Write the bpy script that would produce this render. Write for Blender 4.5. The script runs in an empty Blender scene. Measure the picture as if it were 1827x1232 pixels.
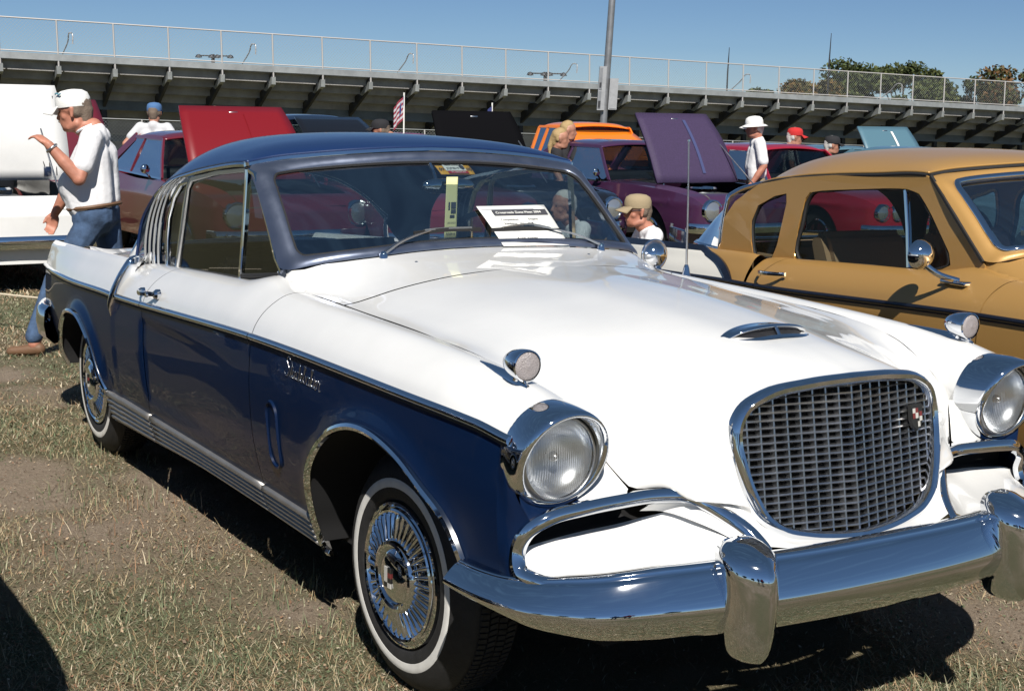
import bpy, bmesh, math, random
import numpy as np
from mathutils import Vector, Matrix, Euler
from mathutils.geometry import tessellate_polygon
R = math.radians
rng = np.random.default_rng(7)
random.seed(7)
SC = bpy.context.scene
COL = SC.collection

# ------------------------------------------------------------------ camera, sky, sun, exposure
CAM = np.array([3.28, -2.47, 1.585])
YAW, PITCH, ROLL, FPX = R(148.57), R(9.54), R(1.18), 2527.0
fw = np.array([math.cos(YAW)*math.cos(PITCH), math.sin(YAW)*math.cos(PITCH), -math.sin(PITCH)])
rt = np.cross(fw, [0, 0, 1]); rt /= np.linalg.norm(rt); up = np.cross(rt, fw)
rt, up = math.cos(ROLL)*rt + math.sin(ROLL)*up, -math.sin(ROLL)*rt + math.cos(ROLL)*up
cam = bpy.data.cameras.new('camera'); camo = bpy.data.objects.new('camera', cam); COL.objects.link(camo)
camo.matrix_world = Matrix(((rt[0], up[0], -fw[0], CAM[0]), (rt[1], up[1], -fw[1], CAM[1]), (rt[2], up[2], -fw[2], CAM[2]), (0, 0, 0, 1)))
cam.sensor_width = 36.0; cam.lens = 36.0*FPX/1827.0; cam.clip_start = 0.05; cam.clip_end = 6000
SC.camera = camo
SUN = Vector((0.88, -0.44, 1.0)).normalized()
SUN_EL = math.asin(SUN.z); SUN_AZ = math.atan2(SUN.x, SUN.y)
world = bpy.data.worlds.new('World'); SC.world = world; world.use_nodes = True
wn = world.node_tree; wn.nodes.clear()
wo = wn.nodes.new('ShaderNodeOutputWorld'); wb = wn.nodes.new('ShaderNodeBackground'); sk = wn.nodes.new('ShaderNodeTexSky')
sk.sky_type = 'NISHITA'; sk.sun_disc = False; sk.sun_elevation = SUN_EL; sk.sun_rotation = SUN_AZ
sk.altitude = 2500; sk.air_density = 0.8; sk.dust_density = 0.0; sk.ozone_density = 5.0
gm_ = wn.nodes.new('ShaderNodeGamma'); gm_.inputs['Gamma'].default_value = 1.08
wn.links.new(sk.outputs[0], gm_.inputs['Color'])
# thin streaks of high cloud
wt = wn.nodes.new('ShaderNodeTexCoord'); wm = wn.nodes.new('ShaderNodeMapping'); wm.inputs['Scale'].default_value = (1.6, 1.6, 22.0)
wz = wn.nodes.new('ShaderNodeTexNoise'); wz.inputs['Scale'].default_value = 2.4; wz.inputs['Detail'].default_value = 6
wr = wn.nodes.new('ShaderNodeMapRange'); wr.inputs[1].default_value = .50; wr.inputs[2].default_value = .80; wr.inputs[3].default_value = .14; wr.inputs[4].default_value = .30
wx = wn.nodes.new('ShaderNodeMix'); wx.data_type = 'RGBA'; wx.inputs['B'].default_value = (4.1, 7.5, 11.2, 1)
wn.links.new(wt.outputs['Generated'], wm.inputs['Vector']); wn.links.new(wm.outputs[0], wz.inputs['Vector']); wn.links.new(wz.outputs[0], wr.inputs[0]); wn.links.new(wr.outputs[0], wx.inputs['Factor']); wn.links.new(gm_.outputs[0], wx.inputs['A'])
wn.links.new(wx.outputs['Result'], wb.inputs[0]); wb.inputs[1].default_value = 0.040
wn.links.new(wb.outputs[0], wo.inputs[0])
sl = bpy.data.lights.new('sun', 'SUN'); sl.energy = 5.0; sl.angle = R(0.53); sl.color = (1.0, 0.95, 0.87)
so = bpy.data.objects.new('sun', sl); COL.objects.link(so); so.rotation_euler = SUN.to_track_quat('Z', 'Y').to_euler()
so.location = (8, -6, 12)
SC.view_settings.view_transform = 'Standard'; SC.view_settings.look = 'None'
SC.view_settings.exposure = 0.40; SC.view_settings.gamma = 1.0; SC.view_settings.use_curve_mapping = False
SC.cycles.max_bounces = 8; SC.cycles.transparent_max_bounces = 24; SC.cycles.glossy_bounces = 4; SC.cycles.diffuse_bounces = 3
SC.cycles.caustics_reflective = False; SC.cycles.caustics_refractive = False
SC.cycles.sample_clamp_indirect = 6.0

# ------------------------------------------------------------------ materials
MATS = {}
def mat(name, col, rough=0.5, metal=0.0, coat=0.0, spec=0.5, noise=0.0, nscale=8.0, bump=0.0, bscale=60.0, emit=None, col2=None, rvar=0.0, flake=0.0):
    if name in MATS: return MATS[name]
    m = bpy.data.materials.new(name); m.use_nodes = True; MATS[name] = m
    nt = m.node_tree; b = nt.nodes['Principled BSDF']
    b.inputs['Base Color'].default_value = (*col, 1); b.inputs['Roughness'].default_value = rough; b.inputs['Metallic'].default_value = metal
    b.inputs['Coat Weight'].default_value = coat; b.inputs['Coat Roughness'].default_value = 0.02; b.inputs['Specular IOR Level'].default_value = spec
    tc = nt.nodes.new('ShaderNodeTexCoord')
    if noise > 0 or col2:
        n = nt.nodes.new('ShaderNodeTexNoise'); n.inputs['Scale'].default_value = nscale; n.inputs['Detail'].default_value = 5; n.inputs['Roughness'].default_value = 0.6
        nt.links.new(tc.outputs['Object'], n.inputs['Vector'])
        mx = nt.nodes.new('ShaderNodeMix'); mx.data_type = 'RGBA'
        c2 = col2 or tuple(c*(1-noise) for c in col)
        mx.inputs['A'].default_value = (*col, 1); mx.inputs['B'].default_value = (*c2, 1)
        cr = nt.nodes.new('ShaderNodeMapRange'); cr.inputs[1].default_value = 0.35; cr.inputs[2].default_value = 0.65
        nt.links.new(n.outputs[0], cr.inputs[0]); nt.links.new(cr.outputs[0], mx.inputs['Factor']); nt.links.new(mx.outputs['Result'], b.inputs['Base Color'])
    if rvar > 0:
        n2 = nt.nodes.new('ShaderNodeTexNoise'); n2.inputs['Scale'].default_value = 14; n2.inputs['Detail'].default_value = 6
        nt.links.new(tc.outputs['Object'], n2.inputs['Vector'])
        r2 = nt.nodes.new('ShaderNodeMapRange'); r2.inputs[1].default_value = .35; r2.inputs[2].default_value = .7; r2.inputs[3].default_value = rough; r2.inputs[4].default_value = rough + rvar
        nt.links.new(n2.outputs[0], r2.inputs[0]); nt.links.new(r2.outputs[0], b.inputs['Roughness'])
    if bump > 0:
        n3 = nt.nodes.new('ShaderNodeTexNoise'); n3.inputs['Scale'].default_value = bscale; n3.inputs['Detail'].default_value = 4
        nt.links.new(tc.outputs['Object'], n3.inputs['Vector'])
        bp = nt.nodes.new('ShaderNodeBump'); bp.inputs['Strength'].default_value = bump; bp.inputs['Distance'].default_value = 0.01
        nt.links.new(n3.outputs[0], bp.inputs['Height']); nt.links.new(bp.outputs[0], b.inputs['Normal'])
    if flake > 0:
        n4 = nt.nodes.new('ShaderNodeTexVoronoi'); n4.inputs['Scale'].default_value = 900
        nt.links.new(tc.outputs['Object'], n4.inputs['Vector'])
        bp = nt.nodes.new('ShaderNodeMix'); bp.data_type = 'VECTOR'; bp.inputs[0].default_value = flake
        ge = nt.nodes.new('ShaderNodeNewGeometry'); sub = nt.nodes.new('ShaderNodeVectorMath'); sub.operation = 'ADD'
        s2 = nt.nodes.new('ShaderNodeVectorMath'); s2.operation = 'SUBTRACT'; s2.inputs[1].default_value = (.5, .5, .5)
        nt.links.new(n4.outputs['Color'], s2.inputs[0])
        sc_ = nt.nodes.new('ShaderNodeVectorMath'); sc_.operation = 'SCALE'; sc_.inputs['Scale'].default_value = flake
        nt.links.new(s2.outputs[0], sc_.inputs[0]); nt.links.new(ge.outputs['Normal'], sub.inputs[0]); nt.links.new(sc_.outputs[0], sub.inputs[1])
        nn = nt.nodes.new('ShaderNodeVectorMath'); nn.operation = 'NORMALIZE'; nt.links.new(sub.outputs[0], nn.inputs[0])
        nt.links.new(nn.outputs[0], b.inputs['Normal'])
        nt.nodes.remove(bp)
    if emit:
        b.inputs['Emission Color'].default_value = (*emit[0], 1); b.inputs['Emission Strength'].default_value = emit[1]
    return m
def glass(name, tint=(0.55, 0.62, 0.62), refl=1.0, rough=0.0):
    if name in MATS: return MATS[name]
    m = bpy.data.materials.new(name); m.use_nodes = True; MATS[name] = m; nt = m.node_tree; nt.nodes.clear()
    o = nt.nodes.new('ShaderNodeOutputMaterial'); mx = nt.nodes.new('ShaderNodeMixShader'); t = nt.nodes.new('ShaderNodeBsdfTransparent'); g = nt.nodes.new('ShaderNodeBsdfGlossy')
    t.inputs[0].default_value = (*tint, 1); g.inputs['Roughness'].default_value = rough; g.inputs['Color'].default_value = (.95, .97, 1, 1)
    fr = nt.nodes.new('ShaderNodeFresnel'); fr.inputs[0].default_value = 1.5
    mu = nt.nodes.new('ShaderNodeMath'); mu.operation = 'MULTIPLY'; mu.inputs[1].default_value = 0.75*refl; mu.use_clamp = True
    nt.links.new(fr.outputs[0], mu.inputs[0]); nt.links.new(mu.outputs[0], mx.inputs[0]); nt.links.new(t.outputs[0], mx.inputs[1]); nt.links.new(g.outputs[0], mx.inputs[2]); nt.links.new(mx.outputs[0], o.inputs[0])
    return m
M_white = mat('white_paint', (0.74, 0.74, 0.73), 0.35, coat=1.0, noise=0.05, nscale=5, bump=0.05, bscale=5)
M_blue = mat('blue_metallic_paint', (0.0022, 0.0105, 0.040), 0.45, metal=0.0, coat=0.42, spec=0.1, flake=0.05)
M_roofblue = mat('roof_blue_paint', (0.008, 0.026, 0.095), 0.38, metal=0.1, coat=0.5, flake=0.05)
M_gold = mat('gold_metallic_paint', (0.42, 0.238, 0.072), 0.42, metal=0.25, coat=0.4, flake=0.06)
M_chrome = mat('chrome', (0.74, 0.76, 0.79), 0.03, metal=1.0, rvar=0.02, bump=0.015, bscale=7)
M_sill = mat('sill_aluminium', (0.36, 0.35, 0.34), 0.42, metal=0.8, rvar=0.12)
M_steel = mat('brushed_trim', (0.50, 0.50, 0.50), 0.28, metal=1.0, rvar=0.1)
M_dullchrome = mat('dull_chrome', (0.62, 0.64, 0.68), 0.22, metal=1.0, rvar=0.12)
M_pillar = mat('stainless_pillar', (0.21, 0.24, 0.32), 0.30, metal=0.9, rvar=0.12)
M_black = mat('black_rubber', (0.012, 0.012, 0.013), 0.75, bump=0.15, bscale=200)
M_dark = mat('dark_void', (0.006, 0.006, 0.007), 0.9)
M_tyre = mat('tyre_rubber', (0.018, 0.018, 0.019), 0.7, noise=0.35, nscale=30, bump=0.2, bscale=120)
M_whitewall = mat('whitewall', (0.74, 0.73, 0.70), 0.6, noise=0.12, nscale=25)
M_glass = glass('window_glass', (0.46, 0.52, 0.52), 1.1)
M_wglass = glass('windscreen_glass', (0.62, 0.68, 0.68), 0.42)
M_grille = mat('grille_metal', (0.58, 0.59, 0.61), 0.26, metal=1.0, rvar=0.1)
M_bright = mat('bright_trim', (0.80, 0.80, 0.80), 0.2, metal=0.6, rvar=0.1)
M_lens = glass('lamp_lens', (0.86, 0.88, 0.88), 0.9, 0.05)
M_darkvinyl = mat('dark_vinyl', (0.02, 0.021, 0.028), 0.5, bump=0.2, bscale=150)
M_tanvinyl = mat('tan_vinyl', (0.36, 0.23, 0.13), 0.5, bump=0.15, bscale=120)
M_red = mat('red_enamel', (0.45, 0.02, 0.02), 0.35, coat=0.6)
M_paper = mat('white_paper', (0.78, 0.78, 0.74), 0.8)
M_ink = mat('black_ink', (0.03, 0.03, 0.04), 0.7)

# ------------------------------------------------------------------ mesh helpers
def link(o, parent=None):
    COL.objects.link(o)
    if parent is not None: o.parent = parent
    return o
def tag(o, label=None, cat=None, group=None, kind=None):
    if label: o['label'] = label
    if cat: o['category'] = cat
    if group: o['group'] = group
    if kind: o['kind'] = kind
    return o
def thing(name, label, cat, loc=(0, 0, 0), rz=0.0, group=None):
    o = bpy.data.objects.new(name, None); o.empty_display_size = 0.1; COL.objects.link(o); o.location = loc; o.rotation_euler = (0, 0, rz)
    return tag(o, label, cat, group)
def mesh(name, V, F, m, parent=None, smooth=True, auto=None):
    me = bpy.data.meshes.new(name)
    V = np.asarray(V, dtype=np.float64).reshape(-1, 3)
    me.from_pydata(V.tolist(), [], [tuple(int(i) for i in f) for f in F])
    if isinstance(m, (list, tuple)):
        for k in m: me.materials.append(k)
    else: me.materials.append(m)
    if smooth and len(me.polygons): me.polygons.foreach_set('use_smooth', [True]*len(me.polygons))
    me.update()
    if auto is not None:
        bm = bmesh.new(); bm.from_mesh(me)
        for e in bm.edges:
            if len(e.link_faces) == 2 and e.calc_face_angle(0) > R(auto): e.smooth = False
        bm.to_mesh(me); bm.free()
    return link(bpy.data.objects.new(name, me), parent)
def cspline(P, n, closed=False, t=None):
    """natural-ish cubic (centripetal catmull-rom) resampled through points P[k,d] at n samples"""
    P = np.asarray(P, float); K = len(P)
    if K == 2 and not closed:
        s = np.linspace(0, 1, n)[:, None] if t is None else np.asarray(t)[:, None]
        return P[0]*(1-s) + P[1]*s
    if closed: Q = np.vstack([P[-1:], P, P[:2]]); segs = K
    else: Q = np.vstack([2*P[0]-P[1], P, 2*P[-1]-P[-2]]); segs = K-1
    ts = np.linspace(0, segs, n, endpoint=not closed) if t is None else np.asarray(t)*segs
    out = np.empty((len(ts), P.shape[1]))
    for a, tt in enumerate(ts):
        i = min(int(tt), segs-1); f = tt-i
        p0, p1, p2, p3 = Q[i], Q[i+1], Q[i+2], Q[i+3]
        d1 = max(np.linalg.norm(p2-p1), 1e-9); d0 = max(np.linalg.norm(p1-p0), 1e-9); d2 = max(np.linalg.norm(p3-p2), 1e-9)
        m1 = ((p1-p0)/d0*d1 + (p2-p1))*0.5 if d0 > 1e-8 else p2-p1
        m1 = (p2-p1) + (p1-p0)*(d1/d0) - (p2-p0)*(d1/(d0+d1)) if d0 > 1e-8 else p2-p1
        m2 = (p2-p1) + (p3-p2)*(d1/d2) - (p3-p1)*(d1/(d1+d2)) if d2 > 1e-8 else p2-p1
        out[a] = p1*(2*f**3-3*f**2+1) + m1*(f**3-2*f**2+f) + p2*(-2*f**3+3*f**2) + m2*(f**3-f**2)
    return out
def pspline(xs, ys, x):
    """monotone cubic interpolation y(x)"""
    xs = np.asarray(xs, float); ys = np.asarray(ys, float)
    if xs[0] > xs[-1]: xs, ys = xs[::-1], ys[::-1]
    x = np.asarray(x, float); h = np.diff(xs); d = np.diff(ys)/h
    m = np.zeros_like(xs); m[0] = d[0]; m[-1] = d[-1]
    for i in range(1, len(xs)-1):
        m[i] = 0 if d[i-1]*d[i] <= 0 else 3*(h[i-1]+h[i])/((2*h[i]+h[i-1])/d[i-1]+(h[i]+2*h[i-1])/d[i])
    i = np.clip(np.searchsorted(xs, x)-1, 0, len(xs)-2); t = np.clip((x-xs[i])/h[i], 0, 1)
    return ys[i]*(2*t**3-3*t**2+1)+m[i]*h[i]*(t**3-2*t**2+t)+ys[i+1]*(-2*t**3+3*t**2)+m[i+1]*h[i]*(t**3-t**2)
def net(rows, nu, nv):
    """dense grid through a control net rows[i][j] -> (nu,nv,3)"""
    A = np.array([cspline(r, nv) for r in rows]); out = np.empty((nu, nv, 3))
    for j in range(nv): out[:, j] = cspline(A[:, j], nu)
    return out
def gridfaces(n, m, off=0, closeu=False, closev=False, flip=False):
    F = []
    for i in range(n if closeu else n-1):
        for j in range(m if closev else m-1):
            a, b, c, d = i*m+j, ((i+1) % n)*m+j, ((i+1) % n)*m+(j+1) % m, i*m+(j+1) % m
            F.append((a+off, d+off, c+off, b+off) if flip else (a+off, b+off, c+off, d+off))
    return F
def grid(name, P, m, parent=None, closeu=False, closev=False, flip=False, smooth=True, thick=0.0):
    n, k = P.shape[:2]
    o = mesh(name, P.reshape(-1, 3), gridfaces(n, k, 0, closeu, closev, flip), m, parent, smooth)
    if thick: solid(o, thick)
    return o
def solid(o, t, off=-1.0):
    md = o.modifiers.new('solid', 'SOLIDIFY'); md.thickness = t; md.offset = off; return o
def frames(P, upv=(0, 0, 1), closed=False):
    P = np.asarray(P, float); n = len(P)
    T = np.roll(P, -1, 0)-np.roll(P, 1, 0)
    if not closed: T[0] = P[1]-P[0]; T[-1] = P[-1]-P[-2]
    T /= np.maximum(np.linalg.norm(T, axis=1, keepdims=True), 1e-9)
    U = np.asarray(upv, float)
    U = np.tile(U, (n, 1)) if U.ndim == 1 else U
    S = np.cross(T, U); S /= np.maximum(np.linalg.norm(S, axis=1, keepdims=True), 1e-9)
    return T, S, np.cross(S, T)
def sweep(name, P, prof, m, parent=None, upv=(0, 0, 1), closed=False, scale=None, smooth=True, auto=40, caps=True):
    """sweep closed 2D profile [(side,up)] along path P"""
    P = np.asarray(P, float); T, S, U = frames(P, upv, closed); pr = np.asarray(prof, float); k = len(pr)
    sc = np.ones(len(P)) if scale is None else np.asarray(scale, float)
    V = P[:, None, :] + (S[:, None, :]*pr[None, :, :1] + U[:, None, :]*pr[None, :, 1:2])*sc[:, None, None]
    F = gridfaces(len(P), k, 0, closed, True)
    if caps and not closed: F += [tuple(range(k)), tuple((len(P)-1)*k+i for i in range(k))[::-1]]
    return mesh(name, V.reshape(-1, 3), F, m, parent, smooth, auto)
def tube(name, P, r, m, parent=None, k=8, closed=False, caps=True):
    P = np.asarray(P, float); r = np.broadcast_to(np.asarray(r, float), (len(P),))
    T = np.roll(P, -1, 0)-np.roll(P, 1, 0)
    if not closed: T[0] = P[1]-P[0]; T[-1] = P[-1]-P[-2]
    T /= np.maximum(np.linalg.norm(T, axis=1, keepdims=True), 1e-9)
    ref = np.array([0.13, 0.31, 0.94]); U = []
    u = ref - T[0]*(ref@T[0]); u /= np.linalg.norm(u)
    for t in T:
        u = u-t*(u@t); u /= max(np.linalg.norm(u), 1e-9); U.append(u.copy())
    U = np.array(U); S = np.cross(T, U); a = np.linspace(0, 2*np.pi, k, endpoint=False)
    V = P[:, None]+(S[:, None]*np.cos(a)[None, :, None]+U[:, None]*np.sin(a)[None, :, None])*r[:, None, None]
    F = gridfaces(len(P), k, 0, closed, True)
    if caps and not closed: F += [tuple(range(k))[::-1], tuple((len(P)-1)*k+i for i in range(k))]
    return mesh(name, V.reshape(-1, 3), F, m, parent, True, 50)
def lathe(name, prof, m, parent=None, k=48, org=(0, 0, 0), axis='y', sgn=-1, auto=35):
    """prof [(r, h)]: revolve about an axis through org; h along sgn*axis"""
    pr = np.asarray(prof, float); a = np.linspace(0, 2*np.pi, k, endpoint=False)
    r = pr[:, 0][:, None]; h = np.broadcast_to(pr[:, 1][:, None]*sgn, (len(pr), k)); c, s = r*np.cos(a), r*np.sin(a)
    V = np.stack({'y': (c, h, s), 'x': (h, c, s), 'z': (c, s, h)}[axis], -1) + np.asarray(org, float)
    return mesh(name, V.reshape(-1, 3), gridfaces(len(pr), k, 0, False, True), m, parent, True, auto)
def boxm(name, lo, hi, m, parent=None, bev=0.0, seg=2, smooth=False):
    lo = np.asarray(lo, float); hi = np.asarray(hi, float)
    V = [(x, y, z) for x in (lo[0], hi[0]) for y in (lo[1], hi[1]) for z in (lo[2], hi[2])]
    F = [(0, 1, 3, 2), (4, 6, 7, 5), (0, 4, 5, 1), (2, 3, 7, 6), (0, 2, 6, 4), (1, 5, 7, 3)]
    o = mesh(name, V, F, m, parent, smooth)
    if bev > 0:
        bm = bmesh.new(); bm.from_mesh(o.data)
        bmesh.ops.bevel(bm, geom=bm.edges[:], offset=bev, segments=seg, affect='EDGES', profile=0.6)
        bm.to_mesh(o.data); bm.free()
        o.data.polygons.foreach_set('use_smooth', [True]*len(o.data.polygons))
    return o
def prism(name, poly, axis, a0, a1, m, parent=None, bev=0.0):
    """extrude 2D polygon (list of (u,v)) along axis from a0 to a1"""
    n = len(poly)
    def p(u, v, a): return {'x': (a, u, v), 'y': (u, a, v), 'z': (u, v, a)}[axis]
    V = [p(u, v, a0) for u, v in poly]+[p(u, v, a1) for u, v in poly]
    F = [(i, (i+1) % n, n+(i+1) % n, n+i) for i in range(n)]
    tri = tessellate_polygon([[Vector((u, v, 0)) for u, v in poly]])
    F += [tuple(t) for t in tri]+[tuple(n+i for i in t[::-1]) for t in tri]
    o = mesh(name, V, F, m, parent, False)
    bm = bmesh.new(); bm.from_mesh(o.data); bmesh.ops.recalc_face_normals(bm, faces=bm.faces[:])
    if bev: bmesh.ops.bevel(bm, geom=[e for e in bm.edges if len(e.link_faces) == 2 and e.calc_face_angle(0) > 0.6], offset=bev, segments=2, affect='EDGES')
    bm.to_mesh(o.data); bm.free()
    return o
def fixn(o):
    bm = bmesh.new(); bm.from_mesh(o.data); bmesh.ops.recalc_face_normals(bm, faces=bm.faces[:]); bm.to_mesh(o.data); bm.free(); return o
def join(name, objs, parent=None):
    """merge helper meshes into one mesh object (keeps materials)"""
    V, F, MI, SM, mats, off = [], [], [], [], [], 0
    for o in objs:
        me = o.data; mw = o.matrix_basis
        V += [tuple(mw @ v.co) for v in me.vertices]
        for p in me.polygons:
            F.append(tuple(i+off for i in p.vertices)); mm = me.materials[p.material_index]
            if mm not in mats: mats.append(mm)
            MI.append(mats.index(mm)); SM.append(p.use_smooth)
        off += len(me.vertices)
        bpy.data.objects.remove(o)
    me = bpy.data.meshes.new(name); me.from_pydata(V, [], F)
    for k in mats: me.materials.append(k)
    me.polygons.foreach_set('material_index', MI); me.polygons.foreach_set('use_smooth', SM); me.update()
    return link(bpy.data.objects.new(name, me), parent)

# ================================================================== coupe body (front axle at x=0, nose towards +x, right side y<0)
UPX = [.625, .5, .3, 0, -.45, -.9, -1.08, -1.3, -1.75, -2.2, -2.44, -2.46, -3.1, -3.6, -4.05]
_ang = [R(a) for a in (-28, 20, 55, 88, 117, 140, 156)]
UPT = [[(-.735+.128*math.cos(a), .80+.128*math.sin(a)) for a in _ang],
 [(-.635, .865), (-.660, .913), (-.700, .943), (-.745, .950), (-.797, .930), (-.838, .897), (-.864, .866)],
 [(-.672, .938), (-.700, .960), (-.738, .967), (-.785, .953), (-.826, .927), (-.857, .899), (-.874, .870)],
 [(-.690, .970), (-.722, .979), (-.757, .977), (-.798, .958), (-.835, .930), (-.863, .900), (-.877, .870)],
 [(-.698, .982), (-.730, .989), (-.768, .984), (-.806, .962), (-.838, .933), (-.863, .900), (-.878, .869)],
 [(-.712, .998), (-.738, .998), (-.771, .987), (-.806, .962), (-.838, .930), (-.861, .895), (-.875, .861)],
 [(-.706, 1.022), (-.736, 1.013), (-.771, .991), (-.806, .961), (-.838, .927), (-.861, .892), (-.874, .855)],
 [(-.705, .983), (-.738, .985), (-.772, .974), (-.806, .951), (-.838, .920), (-.860, .885), (-.873, .846)],
 [(-.705, .960), (-.738, .962), (-.772, .951), (-.806, .928), (-.838, .897), (-.860, .863), (-.872, .826)],
 [(-.700, .936), (-.735, .938), (-.770, .928), (-.805, .906), (-.837, .876), (-.859, .843), (-.872, .807)],
 [(-.690, .918), (-.730, .921), (-.765, .913), (-.800, .893), (-.833, .866), (-.857, .834), (-.873, .801)],
 [(-.690, .900), (-.740, .915), (-.785, .938), (-.805, .928), (-.835, .886), (-.860, .842), (-.877, .801)],
 [(-.680, .862), (-.735, .875), (-.783, .918), (-.802, .908), (-.828, .864), (-.853, .822), (-.868, .782)],
 [(-.660, .840), (-.710, .852), (-.758, .896), (-.775, .886), (-.798, .842), (-.817, .802), (-.831, .768)],
 [(-.620, .820), (-.670, .830), (-.715, .874), (-.729, .862), (-.746, .822), (-.758, .786), (-.766, .755)]]
UPT = np.array(UPT)
def upper(x, t):
    """point of the upper body side at station x (array) and t (array in 0..1), right side"""
    x = np.asarray(x, float); xs = np.array(UPX)[::-1]; T = UPT[::-1]
    C7 = np.stack([np.stack([pspline(xs, T[:, j, c], x) for j in range(7)], -1) for c in (0, 1)], -1)   # (...,7,2)
    out = np.empty(x.shape+(3,))
    for idx in np.ndindex(x.shape):
        yz = cspline(C7[idx], 1, t=[t[idx]])[0]; out[idx] = (x[idx], yz[0], yz[1])
    return out
TRX = [.655, .5, .3, 0, -.45, -.9, -1.3, -1.75, -2.2, -2.6, -3.1, -3.6, -4.05]
def trim_z(x): return pspline(UPX[::-1], UPT[::-1, 6, 1], x)
def trim_y(x): return pspline(UPX[::-1], UPT[::-1, 6, 0], x)
def smooth(a, b, x): t = np.clip((x-a)/(b-a), 0, 1); return t*t*(3-2*t)
def lower_y(x, z, flare=True):
    x = np.asarray(x, float); z = np.asarray(z, float); q = trim_z(x)-z
    o = pspline([-.05, 0, .03, .15, .30, .42, .50, .62], [.006, 0, -.004, -.010, -.002, .020, .042, .085], q)
    rear = smooth(-3.2, -4.05, x); o = o+rear*smooth(.15, .5, q)*.05
    sc = smooth(-2.10, -2.045, x)*(1-smooth(-1.75, -.95, x))*smooth(.40, .47, z)*(1-smooth(.735, .765, z))
    sc = sc*.012
    y = trim_y(x)+o+sc
    if flare:
        r = np.hypot((x+.005)/.47, (z-.33)/.405); y = y-.016*np.exp(-((r-1.02)/.10)**2)*smooth(.3, .5, z)
        r = np.hypot((x+2.99)/.36, (z-.33)/.325); y = y-.022*np.exp(-((r-1.02)/.11)**2)*smooth(.3, .45, z)
    return y
FAX = [(-.505, .285), (-.500, .33), (-.468, .413), (-.405, .554), (-.330, .632), (-.248, .686), (-.103, .735), (0, .742), (.099, .731), (.200, .705), (.285, .668), (.402, .600), (.454, .532), (.478, .47)]
RAX = [(-2.625, .30), (-2.632, .383), (-2.68, .47), (-2.73, .536), (-2.80, .598), (-2.88, .638), (-2.98, .656), (-3.09, .652), (-3.19, .622), (-3.27, .565), (-3.32, .49), (-3.345, .42), (-3.35, .36)]
FAR = cspline(FAX, 60); RAR = cspline(RAX, 50)
def arch_low(A, x):
    """height of an arch curve over x"""
    o = np.argsort(A[:, 0]); return np.interp(x, A[o, 0], A[o, 1])
def flipy(P, s):
    P = np.array(P, float)
    if s > 0: P[..., 1] *= -1
    return P
def sgrid(name, P, m, root, s, flip=False, **k): return grid(name, flipy(P, s), m, root, flip=(flip != (s > 0)), **k)

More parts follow.
